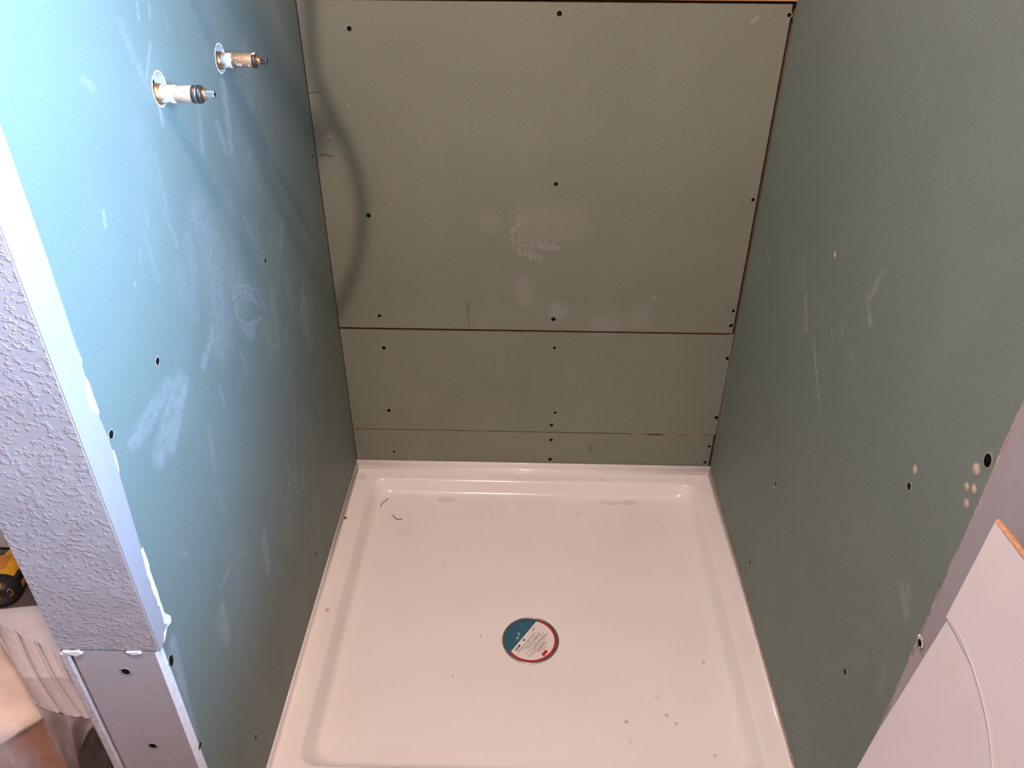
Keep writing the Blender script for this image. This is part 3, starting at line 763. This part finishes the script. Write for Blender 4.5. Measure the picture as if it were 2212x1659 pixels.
lines = [(-0.0035, -0.040, 0.020, 0), (0.0005, -0.034, 0.030, 1), (0.0050, -0.024, 0.026, 0), (0.0078, -0.020, 0.024, 0), (0.0120, -0.038, 0.034, 1), (0.0165, -0.022, 0.028, 0), (0.0195, -0.036, 0.036, 0), (0.0235, -0.030, 0.022, 1), (0.0270, -0.020, 0.014, 0), (0.0300, -0.016, 0.018, 0), (0.0345, -0.012, 0.010, 1)]
for q, a, b, mi in lines:
    x = a
    while x < b:
        wl_ = rl.uniform(0.003, 0.009)
        bar(x, min(x + wl_, b), q - 0.0007 + rl.uniform(-.0003, .0003), q + 0.0007 + rl.uniform(-.0003, .0003), mi); x += wl_ + 0.0010
bar(-0.040, -0.024, -0.0135, -0.0075, 1); bar(-0.028, -0.0235, -0.0125, -0.0095, 0)
bar(-0.011, -0.005, -0.0135, -0.0085, 1); bar(-0.0095, -0.0065, -0.0125, -0.0095, 2)
bar(0.022, 0.031, -0.0125, -0.0088, 1)
o = fin('printed_text', bm, [M['label_ink'], M['label_grey'], M['label_white']], lab); tag(o, 'grey printed lines')
plate('red_mark', [(-0.018, 0.0385), (-0.003, 0.0385), (-0.003, 0.0455), (-0.018, 0.0455)], 0.0006, 0.0009, M['label_red'], 'small red printed emblem')
bm = bmesh.new()
def wstroke(p0, p1, w_):
    d = (Vector(p1) - Vector(p0)).normalized(); n_ = Vector((-d.y, d.x)) * w_ / 2
    bm.faces.new([bm.verts.new((*(Vector(q).to_2d() if False else Vector(q)), 0.0004)) for q in (Vector(p0) + n_, Vector(p1) + n_, Vector(p1) - n_, Vector(p0) - n_)])
for p0, p1 in (((-0.0285, 0.017), (-0.0225, 0.0165)), ((-0.0235, 0.016), (-0.0275, 0.006)), ((-0.0310, 0.004), (-0.0245, 0.006)), ((-0.0265, 0.008), (-0.0285, 0.001))): wstroke(p0, p1, 0.0013)
tag(fin('white_lettering', bm, M['label_white'], lab), 'white letters on the blue part')

# ------------------------------------------------------------------ loose bits in the pan and on the boards
zp = zf - 0.001
c1 = tube_obj('plastic_shaving', [(0.0915, -0.092, zp + .003), (0.0875, -0.099, zp + .002), (0.080, -0.106, zp + .002), (0.077, -0.112, zp + .0015), (0.0775, -0.121, zp + .0012)], 0.0010, M['hairlite'])
tag(c1, 'thin brown curled shaving in the far corner of the pan', 'shaving')
c2 = tube_obj('plastic_shaving', [(0.113, -0.150, zp + .002), (0.1165, -0.157, zp + .001), (0.123, -0.164, zp + .0012), (0.131, -0.166, zp + .001), (0.137, -0.162, zp + .002)], 0.0011, M['hairlite'])
tag(c2, 'hooked brown shaving lying nearer the pan middle', 'shaving')
h1 = tube_obj('dark_fibre', [(0.007, -0.0008, 0.8130), (0.012, -0.001, 0.8180), (0.018, -0.001, 0.8185), (0.024, -0.001, 0.8140), (0.029, -0.001, 0.8150), (0.036, -0.0008, 0.8130)], 0.00045, M['hair'])
tag(h1, 'short dark wavy hair stuck to the back board', 'hair')
h2 = tube_obj('dark_fibre', [(0.002, -0.0008, 0.936), (0.009, -0.0008, 0.9375), (0.016, -0.0008, 0.940), (0.027, -0.0008, 0.939)], 0.00035, M['hair'])
tag(h2, 'faint straight hair higher up the back board corner', 'hair')
def crumb(name, x, y, z, r, label, seed):
    bm = bmesh.new(); bmesh.ops.create_icosphere(bm, subdivisions=2, radius=r)
    rc = random.Random(seed)
    for v in bm.verts: v.co *= rc.uniform(0.75, 1.2); v.co.z *= 0.6
    o = fin(name, bm, M['brownplastic'], smooth=False); o.location = (x, y, z + r * 0.4)
    return tag(o, label, 'crumb')
crumb('dirt_crumb', 0.0085, -0.200, 0.001, 0.0035, 'dark dirt crumb on the pan rim by the left board', 1)

# ================================================================== VALVE STEMS
def valve(y, z, first):
    r = empty('valve_stem', (0, y, z))
    X = Vector((1, 0, 0))
    def part(name, prof, mat, label=None, n=24, parent=None):
        bm = bmesh.new(); lathe(bm, prof, X, n=n)
        o = fin(name, bm, mat, parent or r)
        for p_ in o.data.polygons: p_.use_smooth = len(p_.vertices) == 4 and n > 8
        if label: tag(o, label)
        return o
    part('valve_body', [(-0.085, 0.013), (-0.085, 0.0135), (-0.012, 0.0135), (-0.010, 0.0125), (-0.002, 0.012), (0.003, 0.0108)], M['brass'], 'brown brass body inside the wall', n=12)
    if first:
        tp = part('plaster_wrap', [(0.001, 0.0095), (0.0012, 0.0101), (0.006, 0.0103), (0.012, 0.0101), (0.0185, 0.0103), (0.0188, 0.0095)], M['plaster_full'], 'white plaster crust')
        part('sleeve', [(0.000, 0.0094), (0.038, 0.0096), (0.0395, 0.0092)], M['tan'], 'dusty tan sleeve')
        nut = part('collar_nut', [(0.0395, 0.0088), (0.040, 0.0102), (0.0435, 0.0104), (0.0438, 0.0094), (0.0455, 0.0094), (0.046, 0.0104), (0.0495, 0.0100), (0.051, 0.0082)], M['darkmetal'], 'dark threaded collar')
        part('ring', [(0.0437, 0.0100), (0.0440, 0.0106), (0.0455, 0.0106), (0.0458, 0.0100)], M['chrome'], 'shiny retaining ring', parent=nut)
        part('stem', [(0.050, 0.0068), (0.0545, 0.0064), (0.0555, 0.0052)], M['brass'])
    else:
        part('plaster_wrap', [(0.001, 0.0093), (0.0012, 0.0101), (0.008, 0.0102), (0.0165, 0.0100), (0.017, 0.0092)], M['plaster_full'], 'white plaster crust')
        part('sleeve', [(0.000, 0.0092), (0.044, 0.0095), (0.0455, 0.0092)], M['plaster_part'], 'brass sleeve smeared with plaster')
        nut = part('collar_nut', [(0.0455, 0.0090), (0.046, 0.0098), (0.0495, 0.0098), (0.050, 0.0085)], M['darkmetal'], 'dark thin collar')
        part('plaster_bead', [(0.0455, 0.0045), (0.0460, 0.0050), (0.0490, 0.0050), (0.0495, 0.0045)], M['torn'], 'white dab of plaster', parent=nut).location = (0, 0, 0.0058)
        part('stem', [(0.0495, 0.0074), (0.0545, 0.0052), (0.0565, 0.0048)], M['brass'])
    sp = bmesh.new(); n = 24   # splined end with a slot
    rg = []
    for t_, rad in ((0.0550, 0.0046), (0.0640, 0.0046), (0.0650, 0.0038)):
        rg.append([sp.verts.new((t_, rad * (1.0 if k % 2 else 0.86) * math.cos(2 * math.pi * k / n), rad * (1.0 if k % 2 else 0.86) * math.sin(2 * math.pi * k / n))) for k in range(n)])
    for a, b in zip(rg, rg[1:]):
        for k in range(n): sp.faces.new((a[k], a[(k + 1) % n], b[(k + 1) % n], b[k]))
    sp.faces.new(rg[0]); sp.faces.new(rg[-1])
    ps = fin('splined_tip', sp, M['chrome'] if first else M['darkmetal'], r)
    part('screw_hole', [(0.0648, 0.0018), (0.0653, 0.0018)], M['void'], n=12, parent=ps)
    return r
v1 = valve(-0.6385, 1.0885, True)
tag(v1, 'bare valve stem with dark collar and shiny tip, nearest the bright wall edge', 'valve stem', 'valve stems in the blue-green wall')
v2 = valve(-0.4255, 1.0825, False)
tag(v2, 'brassier plaster-smeared valve stem, nearer the back wall', 'valve stem', 'valve stems in the blue-green wall')

# ================================================================== LEANING WHITE SHEET (right foreground)
A0, A1 = Vector((0.9, 0, 0.82)), Vector((0.62, 0, FLOOR))
def lean(y, z, off=0.0):
    x = A1.x + (A0.x - A1.x) * (z - A1.z) / (A0.z - A1.z)
    nrm = Vector((-(A0.z - A1.z), 0, (A0.x - A1.x))).normalized()
    return Vector((x, y, z)) + nrm * off
SL = [(0.792, -1.0175), (0.740, -1.035), (0.692, -1.051), (0.610, -1.070), (0.550, -1.083), (0.499, -1.096), (0.40, -1.118), (0.25, -1.150), (0.10, -1.18), (FLOOR + 0.002, -1.21)]   # visible side edge (z, y)
def side_y(z):
    for (za, ya), (zb, yb) in zip(SL, SL[1:]):
        if zb <= z <= za: return ya + (yb - ya) * (za - z) / (za - zb)
    return SL[0][1] if z > SL[0][0] else SL[-1][1]
sheet = empty('white_card_sheet', (0.76, -1.3, FLOOR))
tag(sheet, 'creased white-faced cardboard sheet with a raw brown edge leaning on the right wall', 'cardboard')
bm = bmesh.new()
nu, nv = 90, 150
CR = [(0.692, -1.051), (0.6985, -1.075), (0.691, -1.108), (0.684, -1.135), (0.676, -1.160), (0.661, -1.189), (0.60, -1.25), (0.45, -1.34), (0.2, -1.44)]   # crease (z, y)
def crease_d(y, z):
    best = 9; side = 1
    for (za, ya), (zb, yb) in zip(CR, CR[1:]):
        d = Vector((yb - ya, zb - za)); w = Vector((y - ya, z - za)); tt = max(0, min(1, w.dot(d) / d.length_squared))
        q = (w - d * tt)
        if q.length < best: best = q.length; side = 1 if (d.x * w.y - d.y * w.x) > 0 else -1
    return best, side
front, back = {}, {}
for j in range(nv + 1):
    for i in range(nu + 1):
        s = i / nu; tt = j / nv
        ztop = 0.792 + 0.012 * s
        z = ztop + (FLOOR + 0.002 - ztop) * tt
        y = side_y(z) + (-1.62 - side_y(z)) * (s ** 1.5)
        d, sd = crease_d(y, z)
        off = 0.0
        off += 0.0015 * mnoise.noise(Vector((y * 9, z * 9, 0)))
        p_ = lean(y, z, off); front[i, j] = bm.verts.new(p_ - sheet.location); back[i, j] = bm.verts.new(lean(y, z, off - 0.004) - sheet.location)
for j in range(nv):
    for i in range(nu):
        bm.faces.new((front[i, j], front[i + 1, j], front[i + 1, j + 1], front[i, j + 1]))
        bm.faces.new((back[i, j], back[i, j + 1], back[i + 1, j + 1], back[i + 1, j]))
for i in range(nu):
    f = bm.faces.new((front[i, 0], back[i, 0], back[i + 1, 0], front[i + 1, 0])); f.material_index = 1
    f = bm.faces.new((front[i, nv], front[i + 1, nv], back[i + 1, nv], back[i, nv])); f.material_index = 1
for j in range(nv):
    bm.faces.new((front[0, j], front[0, j + 1], back[0, j + 1], back[0, j])); bm.faces.new((front[nu, j], back[nu, j], back[nu, j + 1], front[nu, j + 1]))
fin('card', bm, [M['whiteboard'], M['cardedge']], sheet, smooth=True)
bm = bmesh.new()        # frayed brown top edge
prev = None; rf = random.Random(2)
for k in range(70):
    s = k / 69; y = -1.0175 + (-1.62 + 1.0175) * s; zt = 0.792 + 0.012 * s ** 0.66
    a = bm.verts.new(lean(y, zt - 0.0005, 0.0035) - sheet.location); b = bm.verts.new(lean(y, zt + 0.0016 + rf.uniform(-.0010, .0014), 0.001) - sheet.location); c_ = bm.verts.new(lean(y, zt + 0.0005, -0.004) - sheet.location)
    if prev:
        bm.faces.new((prev[0], prev[1], b, a)); bm.faces.new((prev[1], prev[2], c_, b))
    prev = (a, b, c_)
leaf = bmesh.new()          # upper leaf of the card, lapping over the lower one along a curved edge
LE = [(0.792, -1.0175), (0.766, -1.0262), (0.740, -1.035), (0.716, -1.043), (0.6925, -1.051), (0.6955, -1.062), (0.6960, -1.075), (0.6945, -1.090), (0.691, -1.108), (0.688, -1.122), (0.684, -1.135), (0.680, -1.148), (0.674, -1.162), (0.667, -1.176), (0.659, -1.190), (0.640, -1.215), (0.60, -1.25), (0.53, -1.295), (0.45, -1.34), (0.33, -1.39), (0.2, -1.44)]
rows = []
for k, (z, y) in enumerate(LE):
    zr = 0.803 + (0.15 - 0.803) * k / (len(LE) - 1)
    row = []
    for q in range(13):
        f_ = (q / 12) ** 1.4; yy, zz = y + (-1.619 - y) * f_, z + (zr - z) * f_
        nz = 0.0015 * mnoise.noise(Vector((yy * 9, zz * 9, 0)))
        row.append((leaf.verts.new(lean(yy, zz, nz + 0.0018 + 0.0012 * math.exp(-q)) - sheet.location), leaf.verts.new(lean(yy, zz, nz + 0.0006) - sheet.location)))
    rows.append(row)
for r0, r1 in zip(rows, rows[1:]):
    for q in range(12):
        leaf.faces.new((r0[q][0], r0[q + 1][0], r1[q + 1][0], r1[q][0])); leaf.faces.new((r0[q][1], r1[q][1], r1[q + 1][1], r0[q + 1][1]))
    leaf.faces.new((r0[0][0], r1[0][0], r1[0][1], r0[0][1])); leaf.faces.new((r0[12][0], r0[12][1], r1[12][1], r1[12][0]))
for row in (rows[0], rows[-1]):
    for q in range(12): leaf.faces.new((row[q][0], row[q][1], row[q + 1][1], row[q + 1][0]))
tag(fin('upper_leaf', leaf, M['whiteboard'], sheet), 'upper leaf of the card with a curved lapping edge')
tag(fin('frayed_edge', bm, M['cardedge'], sheet), 'frayed brown cardboard edge')

# ================================================================== NOOK: BOX, WRAPPED BUNDLE, PLASTIC, DROP SHEET, DRILL
HB = 0.235
C0 = Vector((-0.300, -0.879, 0))
dA = Vector((-0.68, -0.733, 0)).normalized(); dB = Vector((-0.733, 0.68, 0)).normalized()
LA, LB = 0.34, 0.36
def boxpt(a, b, z): return C0 + dA * a + dB * b + Vector((0, 0, z))
cb = empty('cardboard_box', C0 + dA * LA / 2 + dB * LB / 2 + Vector((0, 0, FLOOR)))
tag(cb, 'brown cardboard box on the floor under clear plastic beside the wall end', 'box')
def quadslab(name, p, n_, th, mat, parent, off):
    bm = bmesh.new(); n_ = n_.normalized() * th
    a = [bm.verts.new(q - off) for q in p]; b = [bm.verts.new(q - n_ - off) for q in p]
    bm.faces.new(a); bm.faces.new(b[::-1])
    for i in range(4): bm.faces.new((a[i], a[(i + 1) % 4], b[(i + 1) % 4], b[i]))
    return fin(name, bm, mat, parent)
F1 = FLOOR + 0.002
quadslab('side', [boxpt(0, 0, F1), boxpt(LA, 0, F1), boxpt(LA, 0, HB - 0.020), boxpt(0, 0, HB - 0.020)], -dB, 0.004, M['cardboard'], cb, cb.location)
quadslab('side', [boxpt(0, 0.004, F1), boxpt(0, LB, F1), boxpt(0, LB, HB - 0.020), boxpt(0, 0.004, HB - 0.020)], -dA, 0.004, M['cardboard'], cb, cb.location)
quadslab('side', [boxpt(0, LB, F1), boxpt(LA, LB, F1), boxpt(LA, LB, HB - 0.020), boxpt(0, LB, HB - 0.020)], dB, 0.004, M['cardboard'], cb, cb.location)
quadslab('side', [boxpt(LA, 0, F1), boxpt(LA, LB, F1), boxpt(LA, LB, HB - 0.020), boxpt(LA, 0, HB - 0.020)], dA, 0.004, M['cardboard'], cb, cb.location)
quadslab('bottom', [boxpt(0.004, 0.004, F1), boxpt(LA - .004, 0.004, F1), boxpt(LA - .004, LB - .004, F1), boxpt(0.004, LB - .004, F1)], Vector((0, 0, -1)), 0.004, M['cardboard'], cb, cb.location)
wp = empty('wrapped_bundle', C0 + dA * LA / 2 + dB * LB / 2 + Vector((0, 0, F1 + 0.005)))
tag(wp, 'cream paper-wrapped bundle filling the cardboard box', 'package')
bm = bmesh.new(); n = 40
top = {}
for i in range(n + 1):
    for j in range(n + 1):
        a, b = -0.004 + (LA + 0.008) * i / n, -0.004 + (LB + 0.008) * j / n
        ed = min(i, n - i, j, n - j) / n
        z = HB - 0.010 + 0.016 * min(1, ed * 10) + 0.006 * mnoise.noise(Vector((a * 12 + b * 3, b * 22, 1))) + 0.004 * mnoise.noise(Vector((a * 55, b * 30, 4)))
        top[i, j] = bm.verts.new(boxpt(a, b, z) - wp.location)
for i in range(n):
    for j in range(n): bm.faces.new((top[i, j], top[i + 1, j], top[i + 1, j + 1], top[i, j + 1]))
rim = [top[i, 0] for i in range(n + 1)] + [top[n, j] for j in range(1, n + 1)] + [top[i, n] for i in range(n - 1, -1, -1)] + [top[0, j] for j in range(n - 1, 0, -1)]
lip = [bm.verts.new((v.co.x, v.co.y, HB - 0.0185 - wp.location.z)) for v in rim]
lowr = [bm.verts.new((v.co.x * 0.95, v.co.y * 0.95, HB - 0.0185 - wp.location.z)) for v in rim]
botr = [bm.verts.new((v.co.x * 0.95, v.co.y * 0.95, 0)) for v in rim]
for i in range(len(rim)):
    j = (i + 1) % len(rim); bm.faces.new((rim[i], lip[i], lip[j], rim[j])); bm.faces.new((lowr[i], botr[i], botr[j], lowr[j]))
rim = lip
for i in range(len(rim)):
    j = (i + 1) % len(rim); bm.faces.new((rim[i], lowr[i], lowr[j], rim[j]))
fin('paper', bm, M['cream'], wp, smooth=True)
for (a0, b0_, a1, b1) in ((0.020, 0.125, 0.028, 0.165), (0.040, 0.085, 0.060, 0.090)):
    pts = [boxpt(a0 + (a1 - a0) * k / 6, b0_ + (b1 - b0_) * k / 6, HB + 0.0175 + 0.003 * math.sin(k * 2)) - wp.location for k in range(7)]
    tube_obj('tape_tear', pts, 0.0030, M['tape'], wp, res=2)

# clear plastic tented from the box edge towards the wall end
pl = empty('plastic_sheet', (-0.25, -0.80, FLOOR))
tag(pl, 'crumpled clear plastic sheeting draped between box and wall end', 'plastic sheet')
P00, P10 = boxpt(0.0, -0.006, HB + 0.020), Vector((-0.194, -0.896, 0.245))           # near edge: at the box, at the wall end
P01, P11 = boxpt(-0.008, 0.235, HB + 0.012), Vector((-0.332, -0.772, 0.240))              # far edge
bm = bmesh.new(); nu, nv = 40, 60; g = {}
def ridge(s):   # folds running along the sheet
    out = 0
    for c_, w_, h_ in ((0.02, .03, .008), (0.37, .035, .013), (0.70, .04, .012), (0.98, .03, .008)):
        out += h_ * math.exp(-((s - c_) / w_) ** 2)
    return out
for i in range(nu + 1):
    for j in range(nv + 1):
        s, t_ = i / nu, j / nv
        p_ = (P00 * (1 - s) + P10 * s) * (1 - t_) + (P01 * (1 - s) + P11 * s) * t_
        s2 = s + 0.06 * math.sin(t_ * 4)
        p_.z += ridge(s2) * (0.35 + 0.65 * min(1, t_ * 3)) - 0.010 * math.sin(math.pi * s) + 0.0015 * mnoise.noise(Vector((s * 14, t_ * 18, 0)))
        g[i, j] = bm.verts.new(p_ - pl.location)
for i in range(nu):
    for j in range(nv): bm.faces.new((g[i, j], g[i + 1, j], g[i + 1, j + 1], g[i, j + 1]))
tag(fin('tented_top', bm, M['plastic'], pl, smooth=True), 'tented top of the plastic with long folds')
bm = bmesh.new(); g = {}; nv = 40
Q0, Q1 = Vector((-0.318, -0.870, FLOOR + 0.004)), Vector((-0.312, -0.835, 0.075))
for i in range(nu + 1):
    for j in range(nv + 1):
        s, t_ = i / nu, j / nv
        a = P00 * (1 - s) + P10 * s; a = a + Vector((0, 0, -0.010 * math.sin(math.pi * s)))
        b = Q0 * (1 - s) + Q1 * s
        p_ = a * (1 - t_) + b * t_
        p_ += Vector((0.35, -0.9, 0)) * (0.006 * math.sin(s * 15 + t_ * 2) * min(1, t_ * 5 + .2) * (1 - .4 * t_) + 0.003 * mnoise.noise(Vector((s * 9, t_ * 7, 2))))
        g[i, j] = bm.verts.new(p_ - pl.location)
for i in range(nu):
    for j in range(nv): bm.faces.new((g[i, j], g[i + 1, j], g[i + 1, j + 1], g[i, j + 1]))
tag(fin('hanging_side', bm, M['plastic'], pl, smooth=True), 'hanging side of the plastic')
bm = bmesh.new(); g = {}
for i in range(31):
    for j in range(25):
        s, t_ = i / 30, j / 24
        p_ = boxpt(LA * s, -0.004 - 0.004 * t_ - 0.003 * (1 + mnoise.noise(Vector((s * 8, t_ * 4, 7)))), HB + 0.020 - (HB - FLOOR + 0.010) * t_)
        g[i, j] = bm.verts.new(p_ - pl.location)
for i in range(30):
    for j in range(24): bm.faces.new((g[i, j], g[i + 1, j], g[i + 1, j + 1], g[i, j + 1]))
tag(fin('front_film', bm, M['film'], pl, smooth=True), 'thin plastic film over the box face')

# white drop sheet on the floor
ds = empty('drop_sheet', (-0.66, -0.50, FLOOR)); tag(ds, 'white drop sheet spread on the floor in front of the drill', 'drop sheet')
bm = bmesh.new(); n = 44; g = {}; g2 = {}
for i in range(n + 1):
    for j in range(n + 1):
        s, t_ = i / n, j / n
        x = -1.10 + 0.84 * s - 0.22 * t_ * s
        yb = -0.432 + 0.062 * (s - 0.39) * 2.2 if s > 0.30 else -0.440 - 0.02 * math.sin(s * 8)
        yb = max(-0.46, min(-0.37, yb))
        y = yb + (-0.60 - yb) * t_
        z = FLOOR + 0.004 + 0.006 * (1 + mnoise.noise(Vector((x * 9, y * 9, 0)))) * min(1, t_ * 6 + 0.3) + 0.003 * (1 + mnoise.noise(Vector((x * 30, y * 22, 5))))
        g[i, j] = bm.verts.new(Vector((x, y, z)) - ds.location); g2[i, j] = bm.verts.new(Vector((x, y, z - 0.002)) - ds.location)
for i in range(n):
    for j in range(n):
        bm.faces.new((g[i, j], g[i + 1, j], g[i + 1, j + 1], g[i, j + 1])); bm.faces.new((g2[i, j], g2[i, j + 1], g2[i + 1, j + 1], g2[i + 1, j]))
for i in range(n):
    bm.faces.new((g[i, 0], g2[i, 0], g2[i + 1, 0], g[i + 1, 0])); bm.faces.new((g[i, n], g[i + 1, n], g2[i + 1, n], g2[i, n]))
    bm.faces.new((g[0, i], g[0, i + 1], g2[0, i + 1], g2[0, i])); bm.faces.new((g[n, i], g2[n, i], g2[n, i + 1], g[n, i + 1]))
fin('sheet', bm, M['cloth'], ds, smooth=True)

# cordless drill lying on its side, motor end towards the camera
dr = empty('cordless_drill', (-0.732, -0.395, FLOOR))
tag(dr, 'yellow and black cordless drill lying beside the white baseboard', 'drill')
dr.rotation_euler = (0, 0, math.radians(8))
Y = Vector((0, 1, 0)); OZ = Vector((0, 0, 0.036))
bm = bmesh.new(); lathe(bm, [(0.010, 0.030), (0.012, 0.034), (0.020, 0.0355), (0.060, 0.0355), (0.085, 0.034), (0.105, 0.030), (0.115, 0.024)], Y, OZ, n=32)
tag(fin('motor_housing', bm, M['yellow'], dr, smooth=True), 'yellow motor housing')
bm = bmesh.new(); lathe(bm, [(-0.030, 0.004), (-0.029, 0.014), (-0.024, 0.025), (-0.014, 0.032), (0.000, 0.0355), (0.014, 0.0362), (0.016, 0.0350)], Y, OZ, n=32)
cap = fin('end_cap', bm, M['blackplastic'], dr, smooth=True); tag(cap, 'black rounded motor end cap')
def on_cap(th, ph):   # ph: angle up from the rear axis, th: around
    d = Vector((math.sin(ph) * math.cos(th), -math.cos(ph), math.sin(ph) * math.sin(th)))
    return OZ + Vector((0, 0.002, 0)) + Vector((d.x * 0.0345, d.y * 0.0315, d.z * 0.0345)), d
for th, ph, mt in ((math.radians(75), math.radians(58), 0), (math.radians(20), math.radians(52), 0), (math.radians(140), math.radians(52), 0), (math.radians(60), math.radians(14), 0)):
    c_, d = on_cap(th, ph); ux = d.orthogonal().normalized()
    up = (Vector((0, 0, 1)) - d * d.z).normalized(); sd = up.cross(d).normalized()
    pts = [c_ + up * 0.0085 * math.sin(a) + sd * 0.0045 * math.cos(a) + d * 0.001 for a in [2 * math.pi * k / 16 for k in range(16)]]
    tube_obj('vent_ring', pts, 0.0011, M['orange'], cap, res=2, cyc=True)
bm = bmesh.new()
bbox(bm, -0.022, 0.004, 0.030, 0.075, 0.0690, 0.0722); tag(fin('name_plate', bm, M['orange'], dr, bevel=0.001), 'amber raised badge panel')
bm = bmesh.new(); bbox(bm, 0.020, 0.036, 0.012, 0.040, 0.040, 0.060); tag(fin('side_clip', bm, M['blackplastic'], dr, bevel=0.003), 'black side clip')
bm = bmesh.new(); lathe(bm, [(0.112, 0.022), (0.118, 0.023), (0.150, 0.021), (0.165, 0.012)], Y, OZ, n=24); tag(fin('chuck', bm, M['blackplastic'], dr, smooth=True), 'black chuck')
bm = bmesh.new(); bbox(bm, -0.150, -0.020, 0.030, 0.066, 0.016, 0.052); tag(fin('grip', bm, M['blackplastic'], dr, bevel=0.010), 'black rubber grip')
bm = bmesh.new(); bbox(bm, -0.215, -0.148, 0.000, 0.112, 0.002, 0.070); tag(fin('battery', bm, M['blackplastic'], dr, bevel=0.008), 'black battery pack')
cbl = tube_obj('cable', [(-1.0, -0.30, FLOOR + .004), (-0.90, -0.275, FLOOR + .004), (-0.84, -0.262, FLOOR + .005), (-0.80, -0.253, FLOOR + .004), (-0.74, -0.256, FLOOR + .004)], 0.0035, M['hose'])
tag(cbl, 'thin black cable along the white baseboard', 'cable')

# ================================================================== out of frame: ceiling lamp, hose and hand shower added to cast shadows on the boards
cl = empty('ceiling_lamp', (LAMP.x, LAMP.y, CEIL)); tag(cl, 'small ceiling lamp above the alcove mouth', 'lamp')
bm = bmesh.new(); lathe(bm, [(-0.001, 0.055), (-0.012, 0.055), (-0.018, 0.045), (-0.018, 0.02), (-0.030, 0.018)], Vector((0, 0, 1)), n=32)
fin('canopy', bm, M['glass_lamp'], cl, smooth=False)
def toward(x, z, f): s_ = Vector((x, 0, z)); return s_ + (LAMP - s_) * f
FR = 0.45
arc = [toward(0.030, 1.25, FR), toward(0.027, 1.10, FR), toward(0.014, 1.00, FR), toward(0.024, 0.935, FR), toward(0.066, 0.84, FR), toward(0.094, 0.72, FR), toward(0.062, 0.57, FR), toward(0.012, 0.47, FR)]  # unseen hose path, traced from the wanted loop shadow towards the lamp
hose = [(0.052, -0.60, 1.86), (0.090, -0.60, 1.80)] + [tuple(p_) for p_ in arc] + [(0.085, -0.625, 1.245), (0.055, -0.59, 1.262), (0.030, -0.57, 1.275), (0.004, -0.56, 1.28)]
sh = empty('shadow_hose', (0, -0.60, 1.86)); tag(sh, 'unseen looped dark hose shaped to cast the curved shadow on the boards', 'hose')
o = tube_obj('hose', hose, 0.0078, M['hose'], sh, res=5); o.location = -sh.location  # unseen hose, added only to cast the loop shadow
ar = tube_obj('shower_pipe', [(0.0, -0.60, 1.93), (0.02, -0.60, 1.93), (0.045, -0.60, 1.92), (0.052, -0.60, 1.885), (0.052, -0.60, 1.855)], 0.010, M['chrome']); tag(ar, 'short bent chrome shower pipe above the valves', 'pipe')
hd = empty('shadow_hand_shower', (0.084, -0.7235, 1.578)); tag(hd, 'unseen round dark hand shower added to cast a shadow on the left wall', 'hand shower')  # added out of view, sized and placed for its shadow high on the wall
bm = bmesh.new(); lathe(bm, [(-0.012, 0.050), (-0.006, 0.060), (0.006, 0.060), (0.018, 0.040), (0.034, 0.016), (0.060, 0.013)], Vector((-0.35, 0.45, 0.82)), n=32)
fin('shadow_spray_disc', bm, M['hose'], hd, smooth=False)
ax = Vector((-0.35, 0.45, 0.82)).normalized() * 0.055
ha = tube_obj('shadow_handle', [tuple(ax), tuple(ax * 2.2), (-0.060, 0.095, 0.19), (-0.050, 0.115, 0.255), (-0.035, 0.12, 0.285)], 0.010, M['chrome'], hd)
